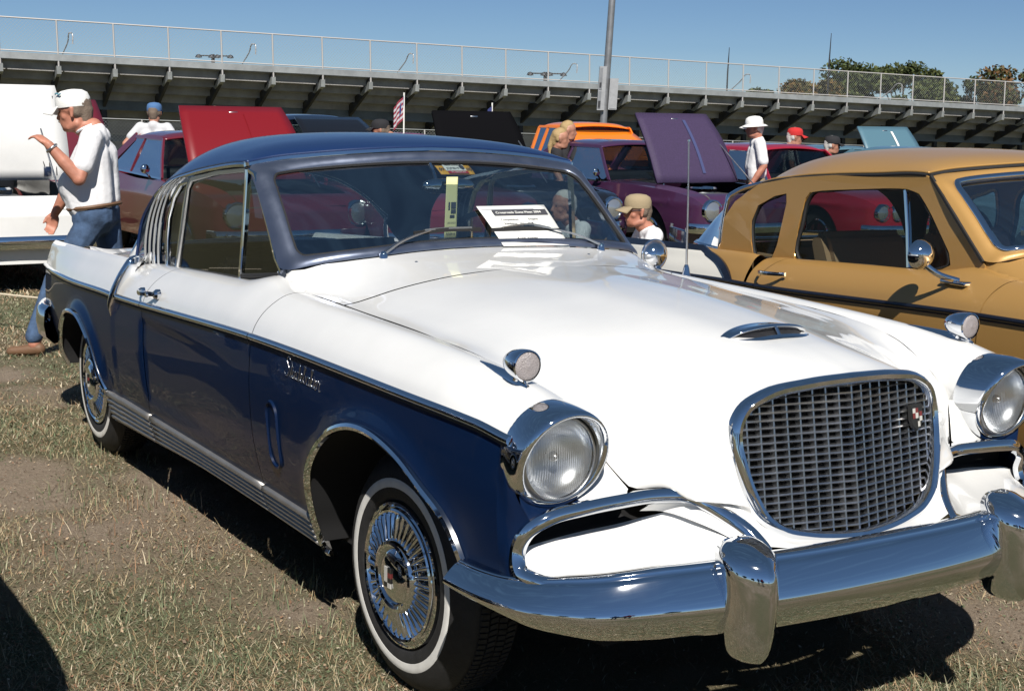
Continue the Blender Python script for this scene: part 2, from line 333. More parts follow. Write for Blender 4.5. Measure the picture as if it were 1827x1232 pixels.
def coupe(root, sp):
    MU, ML, MR = sp['upper'], sp['lower'], sp['roof']; det = sp.get('detail', 2); pil = sp.get('pillar', False)
    MC, MS = M_chrome, M_steel
    # ---------------- hood, cowl and nose
    rows = [[(-.95, 0, 1.105), (-.945, -.15, 1.103), (-.93, -.28, 1.099), (-.912, -.42, 1.090), (-.930, -.535, 1.078), (-.965, -.64, 1.060), (-1.005, -.70, 1.025), (-1.0, -.715, .992)],
     [(-.75, 0, 1.088), (-.75, -.15, 1.086), (-.75, -.30, 1.078), (-.75, -.43, 1.063), (-.76, -.55, 1.040), (-.78, -.63, 1.016), (-.80, -.675, .998), (-.80, -.700, .990)],
     [(-.45, 0, 1.069), (-.45, -.15, 1.067), (-.45, -.30, 1.057), (-.45, -.42, 1.041), (-.45, -.53, 1.020), (-.45, -.61, 1.001), (-.45, -.66, .989), (-.45, -.695, .983)],
     [(-.05, 0, 1.055), (-.05, -.14, 1.052), (-.05, -.28, 1.040), (-.05, -.40, 1.020), (-.05, -.50, .999), (-.05, -.58, .983), (-.05, -.64, .973), (-.05, -.687, .971)],
     [(.30, 0, 1.031), (.30, -.13, 1.028), (.30, -.26, 1.014), (.30, -.37, .990), (.30, -.47, .964), (.30, -.55, .944), (.30, -.61, .935), (.30, -.668, .938)],
     [(.50, 0, 1.010), (.50, -.12, 1.007), (.50, -.235, .990), (.50, -.335, .959), (.50, -.43, .920), (.50, -.51, .884), (.50, -.57, .864), (.50, -.632, .866)],
     [(.64, 0, .993), (.635, -.12, .989), (.63, -.225, .970), (.625, -.32, .930), (.62, -.40, .878), (.615, -.47, .833), (.61, -.53, .805), (.60, -.597, .800)],
     [(.755, 0, .978), (.75, -.13, .972), (.735, -.235, .950), (.72, -.315, .910), (.705, -.375, .862), (.70, -.42, .822), (.69, -.46, .795), (.675, -.515, .775)],
     [(.832, 0, .960), (.818, -.145, .953), (.797, -.262, .929), (.787, -.315, .892), (.785, -.332, .860), (.789, -.336, .832), (.797, -.334, .805), (.806, -.329, .780)]]
    P = net(rows, 88, 44); nc = 9
    for s in (-1, 1):
        nm = 'cowl_panel' if s < 0 else None
    full = np.concatenate([flipy(P[:, ::-1], -1), flipy(P[:, 1:], 1)], 1)          # right edge .. centre .. left edge
    ci = 17
    grid('cowl_panel', full[:ci+1], MU, root)
    hoodP = full[ci:].copy(); d = hoodP[1]-hoodP[0]; hoodP[0] += d*0.35
    # flat crowned bulge down the middle of the hood
    X, Y = hoodP[..., 0], hoodP[..., 1]
    hoodP[..., 2] += .012*np.exp(-(Y/.20)**4)*smooth(-.75, -.1, X)*(1-smooth(.62, .80, X))
    grid('hood', hoodP, MU, root)
    gl = [(.806, -.329, .780), (.818, -.319, .740), (.831, -.302, .692), (.846, -.276, .645), (.856, -.246, .618), (.866, -.185, .596), (.884, -.09, .583), (.894, 0, .578)]
    ol = [(.600, -.597, .800), (.632, -.573, .755), (.672, -.540, .705), (.722, -.440, .708), (.800, -.372, .668), (.890, -.305, .592), (.945, -.15, .575), (.962, 0, .570)]
    ml = [(.675, -.515, .775), (.705, -.487, .742), (.742, -.455, .702), (.785, -.385, .688), (.828, -.322, .648), (.878, -.255, .600), (.918, -.12, .582), (.931, 0, .577)]
    olr = np.array(ol[:2]+[(.664, -.546, .714), (.674, -.535, .7065), (.690, -.505, .7075)]+ol[3:])
    dl_ = np.concatenate([[0], np.cumsum(np.linalg.norm(np.diff(olr, axis=0), axis=1))]); oll = np.stack([np.interp(np.linspace(0, dl_[-1], 40), dl_, olr[:, c]) for c in range(3)], -1)
    lo = net([oll, cspline(ml, 40), cspline(gl, 40)], 22, 40)
    edge = P[int(round(6/8*87)):, -1]; ed = np.stack([np.interp(np.linspace(0, 1, 22), np.linspace(0, 1, len(edge)), edge[:, c]) for c in range(3)], -1)
    lo = lo+(ed-lo[:, 0])[:, None, :]*(np.clip(1-np.arange(40)/9, 0, 1)**2)[None, :, None]
    for s in (-1, 1): sgrid('nose_panel', lo, MU, root, s, flip=True)
    # ---------------- front fenders, doors, rear quarters
    xf = np.concatenate([np.linspace(.625, .28, 26), np.linspace(.27, -.88, 40)])
    tt = np.linspace(0, 1, 22)
    gap = .0022
    door_f = lambda t: -.905+.085*(1-t)**2.2        # front shut line moves forward towards the belt
    DR = sp.get('door_rear', -2.065)
    door_r = lambda t: DR+.10*(1-t)**2
    def panel(x0f, x1f, n, tt=tt):
        TT, SS = np.meshgrid(tt, np.linspace(0, 1, n)); X = x0f(TT)*(1-SS)+x1f(TT)*SS
        return upper(X, TT)
    one = lambda v: (lambda t: np.full_like(t, v))
    fend = panel(one(.625), lambda t: door_f(t)+gap, 64)
    doorU = panel(lambda t: door_f(t)-gap, lambda t: door_r(t)+gap, 44)
    quarU = panel(lambda t: door_r(t)-gap, one(-2.44), 14)
    finU = panel(one(-2.455), one(-4.05), 40)
    zr = .372
    def lowpanel(xs, lowf):
        P = []
        for x in xs:
            z0, z1 = float(lowf(x)), float(trim_z(x)); z = np.linspace(z1, z0, 26)
            P.append(np.stack([np.full(26, x), lower_y(np.full(26, x), z), z], -1))
        return np.array(P)
    fr = FAR[:, 0]; xs_f = np.concatenate([np.linspace(.600, .480, 8), np.sort(fr)[::-1][1:-1], np.linspace(-.506, -.905+gap, 20)])
    flow = lambda x: (.50 if x > .478 else (zr-.09 if x < -.505 else arch_low(FAR, x)))
    fendL = lowpanel(xs_f, flow)
    doorL = lowpanel(np.linspace(-.905-gap, DR+gap, 60), lambda x: zr-.09)
    xs_q = np.concatenate([np.linspace(DR-gap, -2.624, 24), np.sort(RAR[:, 0])[::-1][1:-1], np.linspace(-3.351, -4.05, 22)])
    quarL = lowpanel(xs_q, lambda x: (zr-.09 if x > -2.6245 else (arch_low(RAR, x) if x > -3.35 else .36+(-3.35-x)*.09)))
    he = P[:, -1]; he = he[(he[:, 0] > -.05) & (he[:, 0] < .612)]
    fe_ = upper(he[:, 0], np.zeros(len(he))); gut = np.array([he+np.array([0, .004, -.001]), (he+fe_)/2+np.array([0, 0, -.006]), fe_+np.array([0, -.003, 0])])
    for s in (-1, 1):
        sgrid('hood_gutter', gut, MU, root, s)
        f = sgrid('front_fender', fend, MU, root, s, flip=True); sgrid('lower_panel', fendL, ML, f, s, flip=True)
        d = sgrid('door', doorU, MU, root, s, flip=True); sgrid('lower_panel', doorL, ML, d, s, flip=True)
        q = sgrid('rear_quarter', quarU, MU, root, s, flip=True); sgrid('lower_panel', quarL, ML, q, s, flip=True)
        fo = sgrid('fin', finU, MU, q, s, flip=True)
        if 'fin' in sp:
            fo.data.materials.append(sp['fin']); fo.data.polygons.foreach_set('material_index', [1 if (p.center.z < float(np.interp(p.center.x, [-3.1, -2.82, -2.66, -2.56, -2.5], [.918, .905, .86, .79, .70])) and abs(p.center.y) > .765) else 0 for p in fo.data.polygons])
        # dark backing behind the shut lines
        for df, mm in ((door_f, 0), (door_r, 1)):
            TT = np.linspace(0, 1, 20); b = upper(np.stack([df(TT)-.012, df(TT)+.012]), np.stack([TT, TT])); b[..., 1] += .004; b[..., 2] -= .004
            zz = np.linspace(float(trim_z(df(1))), .30, 20); x0 = df(1)
            c = np.stack([np.stack([np.full(20, x0+k), lower_y(np.full(20, x0), zz)+.006, zz], -1) for k in (-.012, .012)])
            sgrid('shut_line', b, MU, root, s, flip=False); sgrid('shut_line', c, ML, root, s, flip=False)
        # blue corner below the headlamp, turning to the front
        cl = [(.600, float(lower_y(.60, z)), z) for z in np.linspace(.853, .50, 12)]
        cr = [(.628, -.853, .850), (.633, -.857, .81), (.640, -.855, .77), (.648, -.848, .735), (.656, -.838, .705), (.664, -.826, .68), (.672, -.815, .66), (.672, -.817, .64), (.668, -.828, .62), (.662, -.842, .595), (.658, -.85, .56), (.657, -.855, .51)]
        cm = [((a[0]+b[0])/2+.006, (a[1]+b[1])/2-.004, (a[2]+b[2])/2) for a, b in zip(cl, cr)]
        sgrid('fender_corner', net([cl, cm, cr], 14, 30), ML, f, s, flip=False)
        # small white web between headlamp, shut line and side grille
        def arc(t0, t1, n): return np.array([(.630+.026*max(0, -math.sin(R(t))), -.737+.118*math.cos(R(t)), .80+.118*math.sin(R(t))) for t in np.linspace(t0, t1, n)])
        def pl(pts, n):
            pts = np.array(pts, float); d_ = np.concatenate([[0], np.cumsum(np.linalg.norm(np.diff(pts, axis=0), axis=1))]); u_ = np.linspace(0, d_[-1], n); return np.stack([np.interp(u_, d_, pts[:, c]) for c in range(3)], -1)
        def fillstrip(nm, A_, B_, m_, bul=.004):
            u_ = np.linspace(0, 1, 8)[:, None, None]; G_ = A_[None]*(1-u_)+B_[None]*u_; G_[..., 0] += bul*np.sin(np.pi*u_[..., 0]); return sgrid(nm, G_, m_, f, s, flip=False)
        fillstrip('headlamp_web', arc(4, -62, 40), pl([(.600, -.6015, .802), (.632, -.5785, .757), (.6705, -.547, .706), (.684, -.575, .684), (.688, -.66, .676)], 40), MU)
        fillstrip('headlamp_underside', arc(-62, -152, 30), pl([(.688, -.66, .676), (.688, -.70, .673), (.687, -.745, .668), (.682, -.785, .658), (.672, -.815, .66), (.658, -.836, .70)], 30), ML)
        fill_ = np.array([[(-1.12, -.703, 1.022), (-1.06, -.706, 1.020), (-1.0, -.710, 1.008), (-.94, -.709, .999), (-.88, -.706, .994)], [(-1.12, -.694, 1.05), (-1.06, -.700, 1.052), (-1.01, -.694, 1.046), (-.955, -.640, 1.056), (-.90, -.60, 1.045)]]); sgrid('pillar_base_filler', fill_, MU, f, s)
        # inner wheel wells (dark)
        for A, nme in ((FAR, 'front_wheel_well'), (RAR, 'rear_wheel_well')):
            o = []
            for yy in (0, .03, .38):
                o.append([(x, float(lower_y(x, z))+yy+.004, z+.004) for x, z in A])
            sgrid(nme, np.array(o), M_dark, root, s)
        # chrome arch lips
        for A, nme in ((FAR, 'arch_moulding'), (RAR, 'arch_moulding')):
            AA = np.vstack([[(-.448, .268), (-.478, .263), (-.497, .270)], A]) if A is FAR else A
            pth = np.array([(x, float(lower_y(x, z))-.003, z) for x, z in AA])
            sweep(nme, flipy(pth, s), [(-.011, -.004), (-.009, .007), (0, .012), (.009, .007), (.011, -.004)], sp.get('arch', MC), q if A is RAR else f, upv=(0, -1 if s < 0 else 1, 0))
        # side trim
        xs = np.linspace(.648, -4.04, 120)
        for x0, x1, pr in ((.640, -.902, f), (-.908, DR+.003, d), (DR-.003, -4.04, q)):
            xs = np.linspace(x0, x1, 50); zc = trim_z(xs)-.004; yc = trim_y(xs)-.004
            xs2 = xs
            pth = np.stack([xs2, yc, zc], -1)
            sweep('side_moulding', flipy(pth, s), [(-.0115, -.002), (-.010, .006), (-.004, .011), (.004, .011), (.010, .006), (.0115, -.002)], sp.get('trim', MC), pr, upv=(0, -1 if s < 0 else 1, 0))
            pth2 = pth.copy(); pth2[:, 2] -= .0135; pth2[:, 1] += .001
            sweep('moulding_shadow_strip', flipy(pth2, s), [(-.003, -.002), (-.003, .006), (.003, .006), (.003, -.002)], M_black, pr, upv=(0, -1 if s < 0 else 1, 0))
        # ribbed rocker moulding
        for x0, x1 in ((-.507, -.903), (-.907, DR+.004), (DR-.002, -2.618)):
            V = []
            prof = [(0, .372), (.016, .370)]
            for k in range(5):
                z = .362-k*.018; prof += [(.018, z), (.022, z-.005), (.018, z-.012), (.008, z-.015)]
            prof += [(.012, .272), (-.012, .258)]
            for ii, x in enumerate(np.concatenate([[x0], np.linspace(x0, x1, 12), [x1]])):
                drop = -.035*smooth(-1.4, -2.6, np.array(x))
                yb = float(lower_y(x, .36))
                V.append([(x, yb-(o if 0 < ii < 13 else -.02)+(.372-z)*.34, z+float(drop)*(.372-z)/.11) for o, z in prof])
            sgrid('rocker_moulding', np.array(V), M_sill, root, s, flip=True)
        # ---------------- headlamp
        c0 = np.array([.612, -.735, .800]); c1 = np.array([.698, -.744, .802])
        A = np.linspace(0, 2*np.pi, 64, endpoint=False); ca, sa = np.cos(A), np.sin(A)
        def ring(c, r, lean=0.0, dx=0.0): return np.stack([c[0]+dx+lean*sa, c[1]+r*ca, c[2]+r*sa], -1)
        bz = np.array([ring(c0, .1285), ring(c0, .1300, .006, .014), ring(c1, .1270, .026, -.042), ring(c1, .1220, .036, -.014), ring(c1, .1150, .040, .002), ring(c1, .1080, .038, .001), ring(c1, .1020, .024, -.010), ring(c1, .1000, .006, -.034)])
        hl = sgrid('headlamp_bezel', bz, MC, root, s, closev=True, flip=True)
        lens = np.array([ring(c1, .099, 0, -.034), ring(c1, .096, 0, -.026), ring(c1, .09, 0, -.020)]+[ring(c1, .088*math.cos(t), 0, -.020+.022*math.sin(t)) for t in np.linspace(.15, 1.56, 9)])
        sgrid('lens', lens, M_hllens, hl, s, closev=True, flip=True)
        bowl = np.array([ring(c1, .092*math.cos(t), 0, -.030-.055*math.sin(t)) for t in np.linspace(0, 1.55, 12)])
        sgrid('reflector', bowl, M_reflector, hl, s, closev=True, flip=True)
        rim = np.array([ring(c1, .1005, .0, -.036), ring(c1, .099, 0, -.024), ring(c1, .0945, 0, -.018), ring(c1, .0925, 0, -.024)])
        sgrid('retaining_ring', rim, MS, hl, s, closev=True, flip=True)
        bulb = np.array([ring(c1, .012*math.cos(t), 0, -.055+.02*math.sin(t)) for t in np.linspace(0, 1.5, 5)])
        sgrid('bulb_shield', bulb, MS, hl, s, closev=True, flip=True)
        # ---------------- parking lamp on the fender crown with its spear
        lp = [(0.001, -.085), (.012, -.082), (.024, -.068), (.033, -.045), (.0375, -.02), (.039, 0.0), (.0385, .006), (.035, .008)]
        o = lathe('parking_lamp', [(r, h) for r, h in lp], MC, root, 32, flipy((.528, -.748, .992), s), 'x', 1)
        o2 = lathe('parking_lamp_lens', [(.035, .004), (.030, .008), (.02, .0095), (.008, .010), (.0001, .0125)], M_parklens, o, 32, flipy((.528, -.748, .992), s), 'x', 1)
        sweep('parking_lamp_foot', flipy([(.50, -.748, .955), (.503, -.748, .963), (.505, -.748, .97)], s), [(math.cos(t)*.02, math.sin(t)*.012) for t in np.linspace(0, 6.28, 12, endpoint=False)], MC, o, upv=(1, 0, 0))
        sx = np.linspace(.20, .545, 20); sy = np.interp(sx, [.20, .545], [-.733, -.752]); szz = np.array([upper(np.array([x]), np.array([.44]))[0, 2] for x in sx])
        w = np.interp(sx, [.20, .32, .5, .545], [.002, .011, .015, .004]); h = np.interp(sx, [.20, .35, .5, .545], [.001, .010, .016, .006])
        V = np.array([[(x, y-w_, z-.004), (x, y-w_*.6, z+h_*.8), (x, y, z+h_), (x, y+w_*.6, z+h_*.8), (x, y+w_, z-.004)] for x, y, z, w_, h_ in zip(sx, sy, szz, w, h)])
        sgrid('lamp_spear', V, MC, o, s, flip=True)
        # ---------------- side grille: chrome surround, white scoop, dark slot
        loop = [(.662, -.842, .592), (.676, -.826, .642), (.691, -.782, .670), (.702, -.70, .684), (.706, -.60, .690), (.718, -.50, .694), (.748, -.42, .688), (.802, -.362, .652), (.862, -.318, .604), (.897, -.312, .572), (.893, -.37, .557), (.883, -.50, .552), (.845, -.64, .546), (.785, -.755, .541), (.718, -.825, .541), (.676, -.845, .557)]
        lc = cspline(loop, 96, closed=True); cen = lc.mean(0); nrm = np.array([.93, -.20, .30])
        sg = sweep('side_grille_surround', flipy(lc, s), [(-.019, -.006), (-.017, .008), (-.008, .015), (.005, .015), (.015, .008), (.019, -.012)], MC, root, upv=flipy(nrm, s), closed=True)
        ia = lc*.965+cen*.035; ia[:, 0] -= .004
        bot = cspline([(.672, -.845, .572), (.705, -.828, .553), (.785, -.752, .556), (.845, -.64, .561), (.882, -.50, .567), (.890, -.37, .572), (.886, -.318, .592)], 40)
        topl = cspline([(.645, -.838, .585), (.645, -.815, .594), (.645, -.75, .604), (.645, -.66, .612), (.650, -.56, .618), (.672, -.50, .632), (.735, -.420, .662)], 40)
        sgrid('scoop_floor', net([bot, bot*.5+topl*.5+np.array([-.012, 0, -.006]), topl], 10, 40), MU, sg, s)
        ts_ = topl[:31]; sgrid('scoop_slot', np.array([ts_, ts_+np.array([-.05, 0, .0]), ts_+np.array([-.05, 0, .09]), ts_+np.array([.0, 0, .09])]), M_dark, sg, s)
        wl = cspline([(.892, -.325, .588), (.85, -.335, .612), (.795, -.372, .655), (.748, -.428, .685), (.722, -.49, .69)], 24)
        wr = cspline([(.88, -.335, .580), (.83, -.365, .605), (.77, -.42, .635), (.70, -.48, .652), (.675, -.515, .65)], 24)
        sgrid('scoop_wall', np.array([wl, wr]), MU, sg, s)
    # chrome filler between the two surrounds, above the bumper
    fy = np.linspace(-.30, .30, 20); fx = .925+.045*(1-(fy/.30)**2)
    sweep('bumper_filler', np.stack([fx, fy, np.full(20, .572)], -1), [(-.012, -.022), (.012, -.02), (.012, .008), (-.002, .014), (-.012, .010)], MC, root)
    # ---------------- grille
    go = cspline([(.832, 0, .957), (.820, -.140, .950), (.799, -.252, .929), (.788, -.306, .896), (.786, -.326, .858), (.792, -.330, .815), (.806, -.324, .768), (.830, -.303, .690), (.846, -.276, .640), (.858, -.236, .610), (.872, -.170, .592), (.886, -.085, .581), (.894, 0, .577)], 60)
    fullo = np.concatenate([go[:-1], flipy(go[::-1][:-1], 1)])
    gf = sweep('grille_frame', fullo, [(-.016, -.012), (-.0155, .009), (-.010, .016), (0, .018), (.008, .013), (.013, .002), (.013, -.014)], MC, root, upv=(.97, 0, .22), closed=True)
    def gx(y, z): return .815+(.957-z)*.170-abs(y)*.16
    yz = fullo[:, 1:]; cyz = np.array([0, .765]); inn = cyz+(yz-cyz)*.962
    def span(axis, v):
        out = []
        for a, b in zip(inn, np.roll(inn, -1, 0)):
            if (a[axis]-v)*(b[axis]-v) <= 0 and a[axis] != b[axis]:
                t = (v-a[axis])/(b[axis]-a[axis]); out.append(a[1-axis]+(b[1-axis]-a[1-axis])*t)
        return (min(out), max(out)) if len(out) >= 2 else None
    nb = 20
    for k in range(nb):
        z = .592+(k+.5)*(.352/nb); e = span(1, z)
        if not e: continue
        ys = [e[0], e[0]*.5, 0, e[1]*.5, e[1]]
        pth = [(gx(y, z)-.006, y, z) for y in ys]
        sweep('grille_bar', pth, [(-.010, -.0028), (-.010, .0028), (.010, .0026), (.013, 0), (.010, -.0026)], M_grille, gf, smooth=False)
    nv = 17
    for k in range(nv):
        y0 = -.315+(k+.5)*(.63/nv); e = span(0, y0)
        if not e: continue
        zs = np.linspace(e[0], e[1], 6)
        pth = [(gx(y0, z)-.004, y0, z) for z in zs]
        sweep('grille_upright', pth, [(-.0028, -.009), (.0028, -.009), (.0024, .009), (-.0024, .009)], M_grille, gf, upv=(.97, 0, .2), smooth=False)
    bk = [(gx(y, z)-.05, y, z) for y, z in inn]
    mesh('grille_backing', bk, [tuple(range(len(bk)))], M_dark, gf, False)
    # ---------------- bumper
    bp = cspline([(.48, -.908), (.56, -.902), (.66, -.880), (.76, -.826), (.84, -.745), (.90, -.635), (.945, -.505), (.978, -.36), (.994, -.2), (1.0, 0)], 44)
    bp = np.concatenate([bp, (bp*[1, -1])[::-1][1:]]); n = len(bp)
    tn = np.gradient(bp, axis=0); tn /= np.linalg.norm(tn, axis=1, keepdims=True); nr = np.stack([tn[:, 1], -tn[:, 0]], -1)
    ay = np.abs(bp[:, 1]); zt_ = np.interp(ay, [0, .4, .62, .8, .91], [.604, .602, .588, .560, .530]); zb_ = np.interp(ay, [0, .3, .55, .75, .85, .91], [.412, .413, .412, .408, .420, .452])
    pf = [(-.060, .06), (-.046, .01), (-.030, 0), (-.019, .006), (-.012, .035), (-.014, .065), (-.006, .085), (.000, .14), (.010, .24), (.020, .36), (.0275, .46), (.0305, .53), (.029, .60), (.022, .70), (.008, .82), (-.012, .92), (-.038, .985), (-.058, 1.0), (-.085, .99), (-.085, .3)]
    B = np.array([[(*(p+nn*o), zt+(zb-zt)*t) for o, t in pf] for p, nn, zt, zb in zip(bp, nr, zt_, zb_)])
    bo = grid('front_bumper', B, MC, root, closev=True, flip=False)
    if det > 1:
        for y in (-.86, -.62, .13, .33, .62, .86):
            i = int(np.argmin(np.abs(bp[:, 1]-y))); p = bp[i]+nr[i]*.004; z = zt_[i]+(zb_[i]-zt_[i])*.62
            sp_ = [(p[0]+nr[i][0]*h, p[1]+nr[i][1]*h, z) for h in (-.004, .004, .008, .0095)]
            tube('bumper_bolt', sp_, [.014, .014, .009, .001], MC, bo, 14)
    lv = [(.374, .004, .985, 1.0), (.380, .026, .955, 1.03), (.40, .040, .945, 1.045), (.44, .048, .945, 1.055), (.50, .051, .945, 1.06), (.555, .053, .945, 1.06), (.585, .055, .94, 1.055), (.612, .054, .93, 1.038), (.632, .044, .925, 1.0), (.644, .024, .925, .962), (.647, .003, .93, .94)]
    for s in (-1, 1):
        G = []
        for z, w, xb, xfr in cspline(lv, 30):
            d = xfr-xb
            G.append([(xb+d*a, -.432+w*1.28*b, z) for a, b in ((0, -.9), (.35, -1.0), (.62, -.82), (.84, -.46), (.96, -.15), (1.0, .02), (.96, .18), (.84, .48), (.62, .84), (.35, 1.0), (0, .9))])
        sgrid('bumper_guard', np.array(G), MC, bo, s, closev=True, flip=True)
    # ---------------- roof
    rr = [[(-1.37, 0, 1.428), (-1.38, -.17, 1.423), (-1.40, -.32, 1.414), (-1.43, -.46, 1.402), (-1.45, -.57, 1.390), (-1.455, -.64, 1.378), (-1.45, -.675, 1.372)],
     [(-1.42, 0, 1.441), (-1.425, -.17, 1.437), (-1.44, -.32, 1.429), (-1.46, -.46, 1.416), (-1.475, -.57, 1.401), (-1.48, -.64, 1.385), (-1.475, -.676, 1.371)],
     [(-1.70, 0, 1.462), (-1.70, -.17, 1.458), (-1.70, -.32, 1.449), (-1.72, -.46, 1.433), (-1.73, -.57, 1.410), (-1.75, -.64, 1.378), (-1.77, -.675, 1.345)],
     [(-2.05, 0, 1.462), (-2.05, -.17, 1.458), (-2.05, -.32, 1.447), (-2.05, -.45, 1.426), (-2.05, -.56, 1.392), (-2.06, -.635, 1.345), (-2.07, -.672, 1.306)],
     [(-2.40, 0, 1.440), (-2.40, -.17, 1.436), (-2.40, -.32, 1.422), (-2.38, -.44, 1.395), (-2.35, -.55, 1.350), (-2.32, -.63, 1.300), (-2.29, -.670, 1.268)],
     [(-2.70, 0, 1.392), (-2.70, -.17, 1.387), (-2.69, -.31, 1.370), (-2.65, -.43, 1.335), (-2.58, -.54, 1.285), (-2.50, -.63, 1.235), (-2.44, -.672, 1.222)],
     [(-2.90, 0, 1.325), (-2.90, -.17, 1.318), (-2.885, -.31, 1.297), (-2.84, -.43, 1.255), (-2.76, -.54, 1.198), (-2.65, -.63, 1.155), (-2.56, -.675, 1.160)],
     [(-2.98, 0, 1.285), (-2.98, -.17, 1.277), (-2.97, -.31, 1.250), (-2.93, -.43, 1.195), (-2.86, -.54, 1.115), (-2.76, -.635, 1.055), (-2.645, -.685, 1.085)],
     [(-2.99, 0, 1.279), (-2.99, -.17, 1.270), (-2.98, -.31, 1.242), (-2.95, -.44, 1.180), (-2.91, -.55, 1.060), (-2.86, -.64, .925), (-2.70, -.70, .905)]]
    RP = net(rr, 70, 34)
    if pil:
        ne = cspline([(-1.45, -.675, 1.376), (-1.475, -.676, 1.377), (-1.77, -.675, 1.360), (-2.07, -.672, 1.341), (-2.36, -.670, 1.314), (-2.62, -.672, 1.268), (-2.80, -.675, 1.170), (-2.88, -.685, 1.075), (-2.92, -.70, .905)], 70)
        RP = RP+(ne-RP[:, -1])[:, None, :]*(np.linspace(0, 1, 34)**3)[None, :, None]
    RF = np.concatenate([flipy(RP[:, ::-1], -1), flipy(RP[:, 1:], 1)], 1)
    for _ in range(25): RF[1:-1, 1:-1] = RF[1:-1, 1:-1]*.4+.15*(RF[2:, 1:-1]+RF[:-2, 1:-1]+RF[1:-1, 2:]+RF[1:-1, :-2])
    rf = grid('roof', RF, MR, root)
    solid(rf, .012, -1)
    for s in (-1, 1):
        e = RP[1:48, -1]+np.array([0, -.006, -.004])
        sweep('drip_rail', flipy(e, s), [(-.008, -.006), (-.008, .004), (0, .008), (.008, .004), (.006, -.006)], sp.get('rail', MC), rf, upv=(0, -1 if s < 0 else 1, .2))
    e = RF[0]+np.array([.004, 0, -.002])
    sweep('front_drip_moulding', e, [(-.006, -.006), (-.006, .006), (.006, .007), (.008, -.004)], sp.get('rail', MC), rf)
    sweep('front_drip_gap', e+np.array([.004, 0, -.011]), [(-.004, -.005), (-.004, .004), (.004, .004), (.004, -.005)], M_black, rf)
    # ---------------- windscreen and frame
    Oc = [(-.952, 0, 1.108), (-.945, -.16, 1.106), (-.93, -.30, 1.101), (-.918, -.43, 1.092), (-.935, -.545, 1.081), (-.972, -.645, 1.064), (-1.02, -.705, 1.048), (-1.055, -.715, 1.050), (-1.11, -.713, 1.095), (-1.22, -.702, 1.195), (-1.33, -.690, 1.290), (-1.40, -.682, 1.345), (-1.435, -.668, 1.366), (-1.44, -.62, 1.377), (-1.43, -.54, 1.386), (-1.41, -.43, 1.396), (-1.385, -.29, 1.407), (-1.365, -.15, 1.414), (-1.36, 0, 1.418)]
    Ic = [(-.985, 0, 1.132), (-.980, -.16, 1.130), (-.966, -.30, 1.125), (-.955, -.43, 1.116), (-.968, -.54, 1.106), (-.998, -.615, 1.096), (-1.028, -.648, 1.093), (-1.048, -.656, 1.103), (-1.09, -.655, 1.135), (-1.18, -.645, 1.212), (-1.28, -.633, 1.290), (-1.335, -.622, 1.327), (-1.362, -.600, 1.342), (-1.37, -.56, 1.349), (-1.372, -.49, 1.357), (-1.362, -.39, 1.366), (-1.345, -.27, 1.375), (-1.335, -.14, 1.381), (-1.33, 0, 1.383)]
    O, I = cspline(Oc, 110), cspline(Ic, 110); Md = (O+I)/2+np.array([.010, 0, .010])
    In2 = I+np.array([-.012, 0, -.010])
    fr_ = np.array([O, O*.8+I*.2+np.array([.008, 0, .006]), Md, O*.12+I*.88+np.array([.006, 0, .005]), I, In2]); fr_full = np.concatenate([fr_, flipy(fr_[:, ::-1][:, 1:], 1)], 1)
    wf = grid('windscreen_frame', fr_full, sp.get('frame', M_pillar), root, flip=True)
    gk = np.concatenate([I, flipy(I[::-1][1:], 1)]); gk2 = gk+np.array([-.004, 0, -.002])
    if pil: tube('windscreen_chrome_surround', gk*1.0+np.array([.004, 0, .004]), .016, MC, wf, 8, closed=True, caps=False)
    tube('windscreen_gasket', gk2, .0065, M_black, wf, 6, closed=True, caps=False)
    def gl_rows(n=9):
        b = np.array([[-1.028, -.648, 1.093]]); base = cspline(Ic[:7], 25); top = cspline(Ic[12:][::-1], 25)
        rows = []
        side = cspline(Ic[6:13], 14)
        for k, sd in enumerate(side):
            t = k/13; r_ = base*(1-t)+top*t
            bow = np.sin(np.pi*t)*.012*np.linspace(1, 0, 25)**.5; r_[:, 0] += bow
            w = (sd-r_[-1])[None]*np.linspace(0, 1, 25)[:, None]**6; r_ = r_+w
            rows.append(r_)
        return np.array(rows)+np.array([-.006, 0, -.004])
    gr_ = gl_rows(); gfull = np.concatenate([gr_[:, ::-1], flipy(gr_[:, 1:], 1)], 1)
    grid('windscreen', gfull, M_wglass, root)
    # ---------------- side glass and pillars
    def sideP(pts): return np.array([(x, -.700+.030*smooth(.94, 1.36, np.array(z))-.004, z) for x, z in pts])
    def pane(name, pts, m, par, s):
        P_ = flipy(sideP(pts), s); return mesh(name, P_, [tuple(range(len(P_)))], m, par, False)
    def bar(name, pts, w, m, par, s, dep=.012, closed=False):
        P_ = flipy(sideP(pts), s); P_[:, 1] += (-.003 if s < 0 else .003)
        return sweep(name, P_, [(-w/2, -dep), (-w/2, .002), (-w/3, .006), (w/3, .006), (w/2, .002), (w/2, -dep)], m, par, upv=(0, -1 if s < 0 else 1, 0), closed=closed)
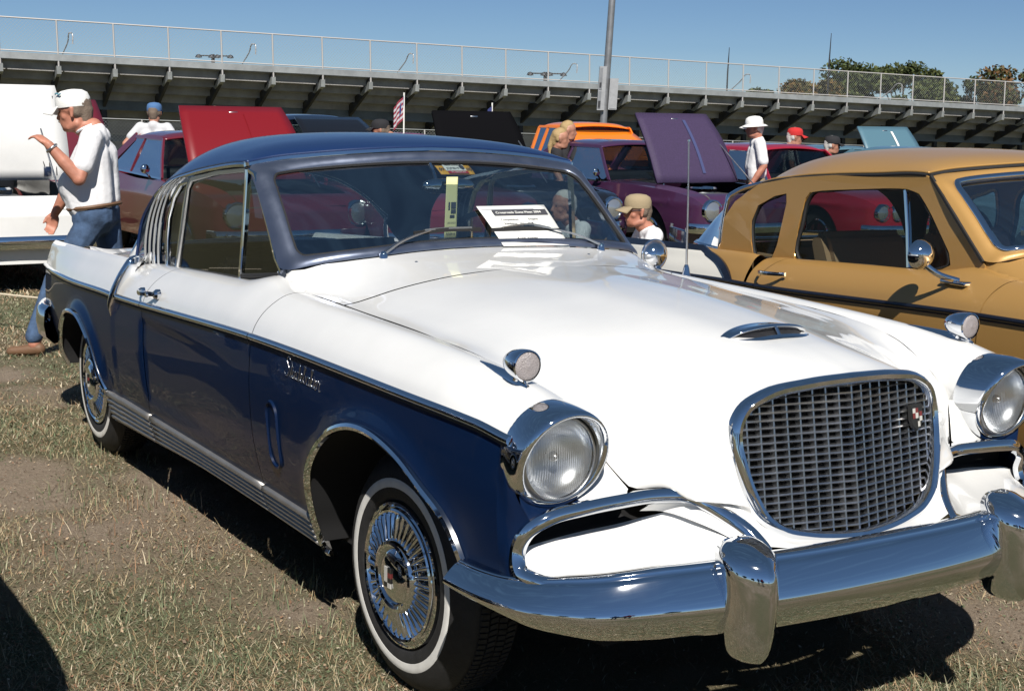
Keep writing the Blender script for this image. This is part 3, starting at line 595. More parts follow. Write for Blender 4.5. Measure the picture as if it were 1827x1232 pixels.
    for s in (-1, 1):
        if not pil:
            vent = [(-1.075, 1.030), (-1.12, 1.055), (-1.20, 1.145), (-1.30, 1.245), (-1.375, 1.335), (-1.435, 1.345), (-1.44, .978), (-1.25, .998)]
            dg = [(-1.46, .970), (-1.46, 1.345), (-1.75, 1.320), (-2.035, 1.278), (-2.075, 1.24), (-2.14, .935), (-1.8, .957)]
            qg = [(-2.15, .935), (-2.09, 1.24), (-2.06, 1.275), (-2.15, 1.255), (-2.225, 1.205), (-2.275, 1.12), (-2.285, 1.03), (-2.28, .925)]
            g1 = pane('vent_window', vent, M_glass, root, s); g2 = pane('door_window', dg, M_glass, root, s); g3 = pane('quarter_window', qg, M_glass, root, s)
            vc = flipy(sideP([(-1.03, 1.035), (-1.075, 1.075), (-1.16, 1.150), (-1.185, 1.150), (-1.125, 1.075), (-1.095, 1.035), (-1.105, 1.012), (-1.25, .992), (-1.44, .968), (-1.44, .955), (-1.25, .975), (-1.05, 1.0)]), s); vc[:, 1] += .005*s
            fixn(mesh('vent_corner', vc, [tuple(range(12))], sp.get('frame', M_pillar), g1, False))
            bar('division_bar', [(-1.448, .975), (-1.447, 1.16), (-1.446, 1.352)], .022, MC, g1, s)
            bar('vent_frame', [(-1.072, 1.035), (-1.13, 1.072), (-1.22, 1.170), (-1.32, 1.272), (-1.378, 1.338), (-1.43, 1.350)], .016, MC, g1, s)
            bar('vent_base', [(-1.10, 1.022), (-1.25, 1.004), (-1.435, .982)], .016, M_black, g1, s)
            bar('window_frame', [(-1.46, 1.350), (-1.75, 1.326), (-2.03, 1.286), (-2.075, 1.25), (-2.10, 1.12), (-2.145, .94)], .018, MS, g2, s)
            bar('belt_seal', [(-1.45, .972), (-1.8, .955), (-2.14, .934)], .010, M_black, g2, s)
            bar('quarter_frame', [(-2.155, .937), (-2.10, 1.18), (-2.07, 1.272), (-2.15, 1.258), (-2.225, 1.207), (-2.275, 1.12), (-2.285, 1.03), (-2.278, .925)], .014, MC, g3, s)
            L = cspline(sideP([(-2.535, .895), (-2.535, 1.0), (-2.512, 1.085), (-2.462, 1.160), (-2.375, 1.222), (-2.24, 1.273)])[:, [0, 1, 2]], 24)
            Rr = cspline(sideP([(-2.315, .918), (-2.320, 1.02), (-2.308, 1.12), (-2.262, 1.20), (-2.18, 1.252), (-2.06, 1.294)]), 24)
            cp = []
            for u in np.linspace(0, 1, 49):
                q_ = L*(1-u)+Rr*u; q_ = q_.copy(); q_[:, 1] -= .008+.016*abs(math.sin(u*math.pi*4))**.8*(1-.3*u); cp.append(q_)
            rp_ = sgrid('ribbed_pillar_trim', np.array(cp), M_bright, root, s, flip=False); rp_.data.materials.append(M_black); rp_.data.materials.append(M_chrome)
            rp_.data.polygons.foreach_set('material_index', [(1 if abs(math.sin((i//23+.5)/48*math.pi*4)) < .10 else (2 if (i//23) % 12 > 8 else 0)) for i in range(len(rp_.data.polygons))])
        else:
            # painted upper door frame with two window openings
            dg = [(-1.245, 1.012), (-1.262, 1.062), (-1.41, 1.225), (-1.485, 1.293), (-1.56, 1.308), (-1.65, 1.306), (-2.115, 1.268), (-2.215, 1.252), (-2.243, 1.22), (-2.265, 1.10), (-2.28, .945), (-2.26, .925), (-1.8, .950), (-1.30, .985)]
            qg = [(-2.45, .918), (-2.415, .98), (-2.38, 1.19), (-2.39, 1.236), (-2.48, 1.218), (-2.605, 1.162), (-2.642, 1.08), (-2.625, .98), (-2.60, .918), (-2.52, .908)]
            g2 = pane('door_window', dg, M_wglass, root, s); g3 = pane('quarter_window', qg, M_wglass, root, s)
            outer = [(-1.055, 1.03), (-1.12, 1.10), (-1.25, 1.222), (-1.39, 1.345), (-1.47, 1.377), (-1.77, 1.360), (-2.07, 1.341), (-2.36, 1.314), (-2.62, 1.268), (-2.80, 1.170), (-2.88, 1.075), (-2.91, .875), (-2.44, .895), (-2.2, .925), (-1.75, .950), (-1.3, .975), (-1.06, .995)]
            lo = [[Vector((x, z, 0)) for x, z in outer], [Vector((x, z, 0)) for x, z in dg], [Vector((x, z, 0)) for x, z in qg]]
            tri = tessellate_polygon(lo); allp = outer+dg+qg
            Pv = sideP(allp); Pv[:, 1] -= .006
            o = mesh('window_surround_panel', flipy(Pv, s), [t if s < 0 else t[::-1] for t in tri], MU, root, False); solid(o, .012, 0)
            for nm_, w_, par in (('window_trim', dg, g2), ('window_trim', qg, g3)):
                q_ = cspline(np.array(w_), 60, closed=True); bar(nm_, [tuple(v) for v in q_], .016, M_goldtrim, par, s, closed=True)
                q2 = np.array(w_).mean(0)+(np.array(q_)-np.array(w_).mean(0))*.965; bar('window_seal', [tuple(v) for v in q2], .010, M_black, par, s, closed=True)
            bar('division_bar', [(-1.50, .975), (-1.535, 1.14), (-1.58, 1.302)], .02, MC, g2, s)
    # ---------------- deck, backlight, rear
    dk = [[(-2.70, 0, .955), (-2.72, -.25, .952), (-2.74, -.45, .942), (-2.74, -.6, .925), (-2.70, -.70, .905)],
          [(-3.10, 0, .915), (-3.12, -.25, .912), (-3.12, -.45, .900), (-3.10, -.6, .880), (-3.05, -.69, .866)],
          [(-3.55, 0, .872), (-3.55, -.25, .869), (-3.55, -.42, .860), (-3.55, -.56, .847), (-3.55, -.665, .842)],
          [(-4.00, 0, .815), (-4.0, -.25, .812), (-4.0, -.40, .808), (-4.0, -.54, .806), (-4.0, -.625, .823)],
          [(-4.17, 0, .74), (-4.16, -.25, .74), (-4.14, -.40, .74), (-4.10, -.56, .74), (-4.05, -.72, .755)],
          [(-4.22, 0, .55), (-4.21, -.25, .55), (-4.19, -.40, .55), (-4.14, -.58, .55), (-4.05, -.755, .56)],
          [(-4.15, 0, .40), (-4.14, -.25, .40), (-4.13, -.40, .40), (-4.10, -.58, .41), (-4.05, -.72, .42)]]
    D = net(dk, 44, 24); DF = np.concatenate([flipy(D[:, ::-1], -1), flipy(D[:, 1:], 1)], 1)
    grid('rear_deck', DF, MU if sp.get('deckupper', True) else ML, root)
    for s in (-1, 1):
        e = np.array([[(-4.05, -.62-.0, .82), (-4.05, -.67, .83), (-4.05, -.715, .874), (-4.05, -.729, .862), (-4.05, -.746, .822), (-4.05, -.766, .755), (-4.05, -.775, .60), (-4.05, -.72, .42)], [(-4.06, -.62, .80)]*2+[(-4.075, -.69, .80)]*3+[(-4.08, -.70, .70), (-4.08, -.70, .60), (-4.07, -.68, .42)]])
        sgrid('tail_cap', e, ML, root, s)
    bg = [[(-2.985, 0, 1.282), (-2.975, -.2, 1.268), (-2.955, -.36, 1.225), (-2.92, -.48, 1.15), (-2.875, -.57, 1.06)], [(-3.13, 0, 1.12), (-3.12, -.22, 1.11), (-3.09, -.40, 1.08), (-3.04, -.53, 1.03), (-2.95, -.60, .99)], [(-3.27, 0, .925), (-3.26, -.23, .922), (-3.22, -.42, .912), (-3.14, -.56, .90), (-3.0, -.635, .895)]]
    if pil:
        bg = [[(-2.985, 0, 1.290), (-2.98, -.2, 1.278), (-2.97, -.38, 1.255), (-2.95, -.55, 1.225), (-2.875, -.688, 1.192)], [(-3.13, 0, 1.12), (-3.13, -.22, 1.115), (-3.12, -.42, 1.105), (-3.07, -.605, 1.085), (-2.885, -.705, 1.065)], [(-3.27, 0, .925), (-3.28, -.23, .925), (-3.28, -.45, .925), (-3.22, -.64, .925), (-2.89, -.718, .918)]]
    b_ = net(bg, 16, 16); bfull = np.concatenate([flipy(b_[:, ::-1], -1), flipy(b_[:, 1:], 1)], 1)
    bl = grid('rear_window', bfull, M_glass, root)
    tube('rear_window_moulding', np.concatenate([bfull[0], bfull[1:, -1], bfull[-1][::-1][1:], bfull[::-1, 0][1:-1]]), .012, MC, bl, 8, closed=True, caps=False)
    rb = cspline([(-3.80, -.83), (-3.92, -.835), (-4.06, -.80), (-4.20, -.70), (-4.28, -.50), (-4.31, -.25), (-4.32, 0)], 30); rb = np.concatenate([rb, (rb*[1, -1])[::-1][1:]])
    tn = np.gradient(rb, axis=0); tn /= np.linalg.norm(tn, axis=1, keepdims=True); nr = np.stack([tn[:, 1], -tn[:, 0]], -1)*-1
    nr = np.where((nr*(rb-np.array([-3.5, 0]))).sum(1, keepdims=True) > 0, nr, -nr)
    B = np.array([[(*(p+nn*o), z) for o, z in ((-.05, .56), (-.01, .575), (.012, .55), (.018, .48), (.008, .42), (-.03, .385), (-.06, .39))] for p, nn in zip(rb, nr)])
    grid('rear_bumper', B, MC, root, closev=True, flip=True)
    # underbody, firewall and floor so that nothing shows through
    fl = [(-.06, -.60), (.55, -.52), (.55, .52), (-.06, .60), (-.48, .72), (-2.6, .72), (-2.65, .55), (-3.4, .55), (-4.0, .55), (-4.0, -.55), (-2.65, -.55), (-2.6, -.72), (-.48, -.72)]
    prism('floor_pan', fl, 'z', .27, .33, M_dark, root)
    boxm('engine_bay', (-.9, -.58, .33), (.60, .58, .80), M_dark, root)
    boxm('trunk_interior', (-3.95, -.55, .33), (-2.75, .55, .72), M_dark, root)
    # ---------------- wheels
    for cx, cy, st in ((0, -.803, sp.get('steer', .035)), (-3.06, -.795, 0)):
        for s in (-1, 1):
            wheel(root, cx, cy*(-s), st, s, sp)
    # ---------------- interior
    MI = sp['vinyl']
    def seat(x, w, zb, zt, name):
        o = boxm(name, (x-.02, -w, zb-.12), (x+.52, w, zb+.06), MI, root, .05, 3)
        pr = [(x+.06, zb), (x-.16, zt-.06), (x-.19, zt-.015), (x-.235, zt), (x-.285, zt-.02), (x-.30, zt-.07), (x-.12, zb-.05)]
        for yy in (((-w, -.006), (.006, w)) if not sp.get('bucket') else ((-w, -.10), (.10, w))): prism('seat_back', pr, 'y', yy[0], yy[1], MI, o, .028)
    seat(sp.get('seat_x', -1.72), .60, .55, sp.get('seat_top', 1.0), 'front_seat'); seat(-2.55, .58, .55, .97, 'rear_seat')
    dsh = [(-1.02, .70), (-1.02, .97), (-1.07, 1.005), (-1.15, 1.01), (-1.20, .985), (-1.17, .90), (-1.12, .75)]
    prism('dashboard', dsh, 'y', -.66, .66, sp.get('dash', M_darkvinyl), root, .012)
    a = np.linspace(0, 2*np.pi, 40, endpoint=False); ex = np.array([-.42, 0, .907]); ey = np.array([0, 1, 0.])
    wc = np.array([-1.50, .36, .985]); sw = tube('steering_wheel', wc+.205*(np.cos(a)[:, None]*ey+np.sin(a)[:, None]*ex), .011, M_black, root, 8, closed=True, caps=False)
    tube('steering_column', [wc, wc+np.array([.40, 0, -.20])], .022, M_black, sw, 10)
    tube('wheel_spoke', [wc-.2*ey, wc, wc+.2*ey], .009, MC, sw, 8)
    for s in (-1, 1): boxm('door_lining', (-2.62, -.70 if s < 0 else .66, .42), (-1.0, -.66 if s < 0 else .70, .93), MI, root, .012)
    boxm('parcel_shelf', (-3.15, -.55, .86), (-2.72, .55, .885), M_darkvinyl, root)
    boxm('firewall', (-1.04, -.62, .35), (-1.0, .62, 1.0), M_dark, root)
    return root

def wheel(root, cx, cy, st, s, sp):
    """s=-1: outer face towards -y"""
    w = bpy.data.objects.new('wheel', None); w.empty_display_size = .1; link(w, root); w.location = (cx, cy, .335); w.rotation_euler = (0, R(sp.get('spin', 17)) if s < 0 else 0.4, st)
    # tread profile (r, h) : h positive outwards from the whitewall plane
    def L(name, pr, m, par=w, k=64, auto=35): return lathe(name, pr, m, par, k, (0, 0, 0), 'y', 1 if s > 0 else -1, auto)
    L('tyre', [(.198, -.015), (.205, -.002), (.215, .004), (.238, .006), (.2385, .0045)], M_tyre)
    ty = L('tyre_wall', [(.2635, .0040), (.2640, .0052), (.285, -.001), (.305, -.014), (.318, -.028), (.327, -.036), (.3305, -.046), (.3325, -.075), (.333, -.10), (.3325, -.125), (.3305, -.155), (.325, -.166), (.30, -.19), (.25, -.205), (.20, -.19)], M_tyre)
    L('whitewall', [(.238, .0050), (.2395, .0062), (.250, .0066), (.262, .0058), (.264, .0045)], M_whitewall)
    k = 120; V, F = [], []
    for row, (h0, h1) in enumerate(((-.046, -.070), (-.074, -.098), (-.102, -.126), (-.130, -.155))):
        for i in range(k):
            a0, a1 = 2*np.pi*(i+.12)/k, 2*np.pi*(i+.80)/k; sk_ = .012*(1 if row % 2 else -1); b = len(V); sg = 1 if s > 0 else -1
            for r_ in (.331, .3385 if row in (1, 2) else .3370):
                for h, a_ in ((h0, a0), (h0, a1), (h1, a1+sk_), (h1, a0+sk_)): V.append((r_*math.cos(a_), h*sg, r_*math.sin(a_)))
            F += [(b+4, b+5, b+6, b+7), (b, b+1, b+5, b+4), (b+1, b+2, b+6, b+5), (b+2, b+3, b+7, b+6), (b+3, b, b+4, b+7)]
    tr = mesh('tread_blocks', V, F, M_tyre, ty, False); tr['kind'] = 'stuff'
    L('rim', [(.150, -.02), (.170, -.012), (.182, -.001), (.192, .006), (.198, .004), (.200, -.008), (.196, -.03)], M_chrome)
    cv = L('wheel_cover', [(.186, .000), (.183, .012), (.178, .016), (.172, .013), (.168, .003), (.150, -.008), (.120, -.006), (.104, .004), (.101, .018), (.096, .027), (.088, .030), (.081, .026), (.078, .018), (.074, .020), (.066, .027), (.05, .033), (.03, .0365), (.012, .038), (.0005, .0382)], M_chrome, k=72)
    nf = 36; V, F = [], []; sg = 1 if s > 0 else -1
    for i in range(nf):
        a0 = 2*np.pi*i/nf
        sec = []
        for r_, hw, h in ((.100, .0040, .016), (.112, .0056, .016), (.132, .0072, .013), (.155, .0088, .012), (.168, .0085, .008)):
            c, s_ = math.cos(a0), math.sin(a0)
            row = []
            for u, hh in ((-hw, h-.018), (-hw*.55, h), (0, h+.003), (hw*.55, h), (hw, h-.018)): row.append((r_*c-u*s_, hh*sg, r_*s_+u*c))
            sec.append(row)
        b = len(V); V += [p for q in sec for p in q]; F += gridfaces(5, 5, b, flip=(s > 0))
    mesh('cover_fins', V, F, M_chrome, cv, True)
    emblem(cv, s)
    L('brake_drum', [(.001, -.03), (.15, -.03), (.16, -.05), (.16, -.12), (.001, -.12)], M_dark)

def emblem(par, s):
    """small chequered crest in the middle of the wheel cover"""
    sg = 1 if s > 0 else -1
    mats = [mat('crest_black', (.02, .02, .02), .3), mat('crest_white', (.5, .49, .46), .3), mat('crest_red', (.16, .03, .03), .3)]
    V, F, MI = [], [], []
    for i in range(2):
        for j in range(4):
            x0, x1 = -.018+i*.018, i*.018; z0, z1 = -.028+j*.014, -.014+j*.014; b = len(V)
            V += [(x, .0395*sg, z) for x, z in ((x0, z0), (x1, z0), (x1, z1), (x0, z1))]; F.append((b, b+1, b+2, b+3)); MI.append((i+j) % 2 if j != 2 else (2 if i else 1))
    o = mesh('hub_crest', V, F, mats, par, False); o.data.polygons.foreach_set('material_index', MI); solid(o, .003, 0)
    o.rotation_euler = (0, R(-17) if s < 0 else 0, 0)

def flutedglass():
    m = glass('headlamp_glass', (0.90, 0.92, 0.93), 1.0, 0.02); nt = m.node_tree
    tc = nt.nodes.new('ShaderNodeTexCoord'); w = nt.nodes.new('ShaderNodeTexWave'); w.wave_type = 'BANDS'; w.bands_direction = 'Y'; w.inputs['Scale'].default_value = 55
    nt.links.new(tc.outputs['Object'], w.inputs['Vector']); bp = nt.nodes.new('ShaderNodeBump'); bp.inputs['Strength'].default_value = .9; bp.inputs['Distance'].default_value = .004
    nt.links.new(w.outputs['Fac'], bp.inputs['Height'])
    for n in nt.nodes:
        if n.type == 'BSDF_GLOSSY': nt.links.new(bp.outputs[0], n.inputs['Normal']); n.inputs['Roughness'].default_value = .16
        if n.type == 'MIX_SHADER': nt.links.remove(n.inputs[0].links[0]); n.inputs[0].default_value = .42
    return m
M_hllens = flutedglass()
M_reflector = mat('lamp_reflector', (.85, .86, .88), .30, metal=.9)
M_parklens = mat('clear_ribbed_lens', (0.30, 0.27, 0.27), 0.25, bump=0.5, bscale=300, coat=0.6)
M_goldtrim = mat('gold_window_trim', (0.50, 0.30, 0.09), 0.22, metal=0.9, coat=.5)
main = thing('hardtop_coupe', 'white and dark blue vintage hardtop coupe with chrome egg-crate grille, nearest the camera', 'car')
coupe(main, dict(upper=M_white, lower=M_blue, roof=M_roofblue, vinyl=M_darkvinyl, steer=.045))

# ================================================================== lettering
def text_mesh(name, body, size, m, parent, org, ex, ey, align='CENTER', extrude=0.0006, shear=0.0, aspect=1.0):
    cu = bpy.data.curves.new(name, 'FONT'); cu.body = body; cu.size = size; cu.align_x = align; cu.extrude = extrude; cu.shear = shear; cu.resolution_u = 3
    o = bpy.data.objects.new(name+'_tmp', cu); COL.objects.link(o); dg = bpy.context.evaluated_depsgraph_get()
    me = bpy.data.meshes.new_from_object(o.evaluated_get(dg)); bpy.data.objects.remove(o)
    ex = Vector(ex).normalized(); ey = Vector(ey).normalized(); ez = ex.cross(ey).normalized(); org = Vector(org)
    for v in me.vertices: v.co = org+ex*v.co.x*aspect+ey*v.co.y+ez*v.co.z
    me.materials.clear(); me.materials.append(m); me.name = name
    return link(bpy.data.objects.new(name, me), parent)
# cursive strokes for the name on the fender, unit = x-height
CUR = {
 'S': (1.35, [[(1.25, 1.75), (.95, 2.05), (.55, 2.0), (.40, 1.65), (.70, 1.25), (1.05, .85), (1.05, .35), (.65, .0), (.15, .05), (-.05, .35)]]),
 't': (.62, [[(-.05, .0), (.25, .6), (.42, 1.55), (.32, .45), (.42, .05), (.65, .1)], [(.08, 1.12), (.72, 1.18)]]),
 'u': (.92, [[(-.05, .15), (.18, .95), (.14, .35), (.30, .03), (.58, .25), (.72, .95), (.66, .25), (.80, .03), (.98, .15)]]),
 'd': (.95, [[(.70, .85), (.40, .98), (.12, .6), (.16, .12), (.44, .05), (.68, .5), (.92, 1.95), (.74, .5), (.78, .05), (1.0, .15)]]),
 'e': (.78, [[(-.05, .15), (.35, .45), (.58, .8), (.38, 1.0), (.16, .7), (.18, .2), (.42, .02), (.82, .2)]]),
 'b': (.85, [[(-.05, .15), (.35, 1.2), (.50, 1.85), (.34, 1.9), (.22, .9), (.24, .1), (.52, .08), (.70, .5), (.60, .9), (.90, .8)]]),
 'a': (.92, [[(.70, .85), (.40, .98), (.12, .6), (.16, .12), (.44, .05), (.68, .5), (.74, .95), (.68, .3), (.78, .05), (.98, .15)]]),
 'k': (.90, [[(-.05, .15), (.35, 1.2), (.46, 1.9), (.30, 1.9), (.22, .9), (.18, .02), (.26, .5), (.56, .95), (.62, .7), (.30, .5), (.60, .05), (.95, .15)]]),
 'r': (.80, [[(-.05, .15), (.22, .95), (.26, 1.1), (.36, .9), (.64, .88), (.56, .3), (.64, .03), (.95, .12)]]),
}
def script_name(name, word, org, ex, ey, unit, m, parent, r=.0012, shear=.22):
    V, F, x = [], [], 0.0; org = np.array(org); ex = np.array(ex, float); ey = np.array(ey, float)
    for ch in word:
        adv, strokes = CUR[ch]
        for st in strokes:
            p = cspline([(x+a+b*shear, b) for a, b in st], len(st)*3); P = org+(p[:, :1]*ex+p[:, 1:2]*ey)*unit
            t = tube('tmp', P, r, m, None, 5); off = len(V); V += [tuple(v.co) for v in t.data.vertices]; F += [tuple(i+off for i in q.vertices) for q in t.data.polygons]; bpy.data.objects.remove(t)
        x += adv
    return mesh(name, V, F, m, parent, True)
M_script = mat('script_metal', (.85, .85, .85), .18, metal=1.0)

# ================================================================== details of the near coupe
def coupe_details(root, sp):
    MC = M_chrome
    body = {o.name.split('.')[0]: o for o in root.children}
    for s in (-1, 1):
        # chrome leading edge of the fin
        path = cspline([(-2.52, -.70, .902), (-2.472, -.735, .930), (-2.435, -.772, .949), (-2.422, -.806, .944), (-2.422, -.836, .905), (-2.430, -.862, .855), (-2.440, -.883, .80), (-2.449, -.890, .755), (-2.458, -.886, .712)], 40)
        w = np.interp(np.linspace(0, 1, 40), [0, .12, .5, .8, 1], [.012, .030, .034, .030, .002]); h = np.interp(np.linspace(0, 1, 40), [0, .15, .6, .85, 1], [.004, .010, .014, .014, .002])
        T = np.gradient(path, axis=0); T /= np.linalg.norm(T, axis=1, keepdims=True); X = np.array([1., 0, 0]); Nn = np.cross(T, X); Nn /= np.linalg.norm(Nn, axis=1, keepdims=True)
        Nn = np.where((Nn*np.array([0, -1, .6])).sum(1, keepdims=True) > 0, Nn, -Nn)
        V = np.stack([path-X*w[:, None]-Nn*.004, path-X*w[:, None]*.5+Nn*h[:, None]*.8, path+Nn*h[:, None], path+X*w[:, None]*.6+Nn*h[:, None]*.9, path+X*w[:, None]*.75+Nn*h[:, None]*.3, path+X*w[:, None]*.5-Nn*.035], 1)
        b = sgrid('fin_blade', V, MC, root, s, flip=False)
        fill = np.stack([path+X*.004-Nn*.006, path-X*.004-Nn*.075], 1)[12:]
        sgrid('blade_recess', fill, MC, b, s)
        # door handle
        hx = np.linspace(-2.095, -1.885, 15); hz = .862-(hx+2.0)*(-.05); hy = trim_y(hx)-.002
        t = np.linspace(0, 1, 15); off = .034*np.sin(np.clip(t*1.15, 0, 1)*np.pi)**.6
        dpar = [o for o in root.children if o.name.startswith('door') and not o.name.startswith('door_')][0 if s < 0 else 1]
        P = np.stack([hx, hy+.008-off, hz], -1)
        hd = sweep('door_handle', flipy(P, s), [(-.009, -.004), (-.008, .004), (0, .006), (.008, .004), (.009, -.004)], MC, dpar, upv=(0, -1 if s < 0 else 1, 0))
        for xx, r_ in ((-2.09, .014), (-1.90, .020)):
            zc = .862+(xx+2.0)*.05; yv = float(trim_y(xx))
            lathe('handle_base', [(r_, -.004), (r_, .010), (r_*.6, .020), (.001, .022)], MC, hd, 16, flipy((xx, yv+.012, zc), s), 'y', -1 if s < 0 else 1)
        tube('lock_button', flipy([(-1.915, float(trim_y(-1.9))-.026, .866), (-1.915, float(trim_y(-1.9))-.034, .866)], s), .009, MC, hd, 10)
        # raised slot outline on the fender side
        a = np.linspace(0, 2*np.pi, 48, endpoint=False); r_ = .042
        sx = -.717+r_*np.cos(a); sz = .579+np.sign(np.sin(a))*.062+r_*np.sin(a)
        P = np.stack([sx, np.array([float(lower_y(x, z)) for x, z in zip(sx, sz)])-.001, sz], -1)
        sweep('fender_slot_moulding', flipy(P, s), [(-.007, -.003), (-.003, .006), (.003, .006), (.007, -.003)], sp['lower'], root, upv=(0, -1 if s < 0 else 1, 0), closed=True)
    yv = float(lower_y(-.45, .80))-.004
    script_name('fender_script', 'Studebaker', (-.600, yv, .790), (1, .008, -.035), (0, 0, 1), .0285, M_script, root)
    # hood scoop
    yy = np.linspace(-1, 1, 25)
    def zh(x, y): return 1.022-.10*(x-.5)-(y/.20)**2*.030
    rear = np.stack([.445+.045*yy**2, .150*yy, zh(.445+.045*yy**2, .150*yy)-.001], -1); topc = np.stack([.492+.012*yy**2, .146*yy, zh(.49, .146*yy)+.020*(1-yy**6)-.002], -1)
    lip = np.stack([.545-.035*yy**4, .138*yy, zh(.545, .138*yy)+.022*(1-yy**6)], -1); lip2 = np.stack([.540-.035*yy**4, .132*yy, zh(.54, .132*yy)+.015*(1-yy**6)], -1)
    sc = grid('hood_scoop', net([rear, (rear+topc)/2+np.array([0, 0, .006]), topc, lip, lip2], 20, 25), MC, root, flip=False)
    low = np.stack([.575-.045*yy**4, .142*yy, zh(.575, .142*yy)+.001], -1); low2 = np.stack([.567-.045*yy**4, .136*yy, zh(.567, .136*yy)+.008], -1); low3 = np.stack([.558-.045*yy**4, .13*yy, zh(.558, .13*yy)+.003], -1)
    grid('scoop_lower_lip', np.array([low, low2, low3]), MC, sc)
    grid('scoop_mesh', np.array([lip2+np.array([-.006, 0, 0]), low3+np.array([-.006, 0, 0])]), mat('scoop_mesh', (.10, .10, .11), .45, metal=.8, bump=1.0, bscale=900), sc)
    tube('scoop_divider', [(.560, 0, zh(.56, 0)+.002), (.545, 0, zh(.545, 0)+.020)], .005, MC, sc, 8)
    # crest on the grille
    shp = [(-.027, .032), (.027, .032), (.027, -.005), (.019, -.026), (0, -.038), (-.019, -.026), (-.027, -.005)]
    cy_, cz_ = .242, .832; cx_ = .815+(.957-cz_)*.170-cy_*.16+.012; ex = np.array([-.16, 1, 0]); ex /= np.linalg.norm(ex); ez = np.array([-.17, 0, 1]); ez /= np.linalg.norm(ez); en = np.cross(ex, ez)
    if en[0] < 0: en = -en
    def sp3(u, v, d): return np.array([cx_, cy_, cz_])+ex*u+ez*v+en*d
    V = [sp3(u, v, 0) for u, v in shp]+[sp3(u*.9, v*.9, .008) for u, v in shp]; n = 7
    F = [tuple(range(n, 2*n))]+[(i, (i+1) % n, n+(i+1) % n, n+i) for i in range(n)]
    cr = mesh('grille_crest', V, F, mat('crest_black', (.02, .02, .02), .3), root, False); fixn(cr)
    cols = {'w': mat('crest_white', (.5, .49, .46), .3), 'r': mat('crest_red', (.16, .03, .03), .3)}
    for (u0, v0, u1, v1, c) in ((-.020, .010, -.008, .022, 'w'), (-.008, .010, .004, .022, 'r'), (-.020, -.004, -.008, .010, 'r'), (-.008, -.004, .004, .010, 'w'), (.008, -.012, .020, 0, 'w'), (.008, 0, .020, .012, 'r'), (.000, -.026, .010, -.012, 'w')):
        mesh('crest_check', [sp3(u, v, .0095) for u, v in ((u0, v0), (u1, v0), (u1, v1), (u0, v1))], [(0, 1, 2, 3)], cols[c], cr, False)
    # wipers
    for pv, el, b0, b1 in (((-.905, -.415, 1.092), (-.990, -.195, 1.165), (-.985, -.262, 1.158), (-1.004, .012, 1.163)), ((-.905, .455, 1.092), (-1.006, .232, 1.170), (-.998, .050, 1.160), (-.992, .335, 1.152))):
        pv, el, b0, b1 = map(np.array, (pv, el, b0, b1))
        wp = tube('wiper_pivot', [pv+np.array([.0, 0, -.02]), pv+np.array([0, 0, .008]), pv+np.array([0, 0, .018])], [.016, .014, .006], MC, root, 12)
        sweep('wiper_arm', cspline([pv+np.array([0, 0, .010]), (pv*2+el)/3+np.array([0, 0, .018]), (pv+2*el)/3+np.array([0, 0, .012]), el], 12), [(-.006, -.003), (-.006, .003), (.006, .003), (.006, -.003)], M_steel, wp, scale=np.linspace(1.3, .6, 12))
        sweep('wiper_blade', cspline([b0, (b0+b1)/2+np.array([0, 0, .006]), b1], 12), [(-.0035, -.008), (-.0035, .006), (.0035, .006), (.0035, -.008)], M_black, wp)
        sweep('blade_bridge', cspline([b0*.85+b1*.15+np.array([0, 0, .008]), el+np.array([0, 0, .004]), b0*.15+b1*.85+np.array([0, 0, .008])], 10), [(-.004, -.003), (-.004, .003), (.004, .003), (.004, -.003)], M_steel, wp)
    for y in (-.34, .34): lathe('washer_jet', [(.009, 0), (.008, .006), (.004, .009), (.0005, .010)], MC, root, 10, (-.815, y, 1.074), 'z', 1)
    # inside mirror
    a = np.linspace(0, 2*np.pi, 40, endpoint=False)
    def sq(r_y, r_z, dx): return np.stack([np.full(40, -1.262+dx), .022+r_y*np.sign(np.cos(a))*np.abs(np.cos(a))**.6, 1.298+r_z*np.sign(np.sin(a))*np.abs(np.sin(a))**.8], -1)
    im = grid('interior_mirror', np.array([sq(.002, .001, .016), sq(.06, .012, .015), sq(.095, .022, .011), sq(.106, .027, .003), sq(.108, .028, -.004), sq(.10, .024, -.010)]), MC, root, closev=True)
    tube('mirror_stalk', [(-1.265, -.02, 1.30), (-1.30, -.02, 1.345), (-1.33, -.02, 1.375)], .007, MC, im, 8)
    # round door mirror on the far fender, antenna
    mc = np.array([-1.00, .775, 1.045])
    rm = lathe('door_mirror', [(.002, .028), (.02, .026), (.036, .016), (.045, .002), (.049, -.006), (.050, -.012), (.046, -.012)], MC, root, 32, mc, 'x', 1)
    tube('mirror_ring', np.stack([mc[0]-.01+0*a, mc[1]+.055*np.cos(a), mc[2]+.055*np.sin(a)], -1), .006, MC, rm, 8, closed=True, caps=False)
    tube('mirror_arm', [mc+np.array([.01, 0, -.045]), mc+np.array([.03, 0, -.07]), mc+np.array([.05, 0, -.085])], [.012, .016, .024], MC, rm, 10)
    an = tube('antenna', [(-.80, .765, .985), (-.80, .765, 1.0), (-.80, .765, 1.02), (-.80, .765, 1.03)], [.020, .014, .010, .006], MC, root, 14)
    tube('antenna_mast', [(-.80, .765, 1.03), (-.805, .765, 1.25), (-.815, .765, 1.475)], [.0045, .0035, .0028], M_steel, an, 8)
    tube('antenna_tip', [(-.815, .765, 1.475), (-.8152, .765, 1.482)], .0055, MC, an, 8)
coupe_details(main, dict(lower=M_blue))

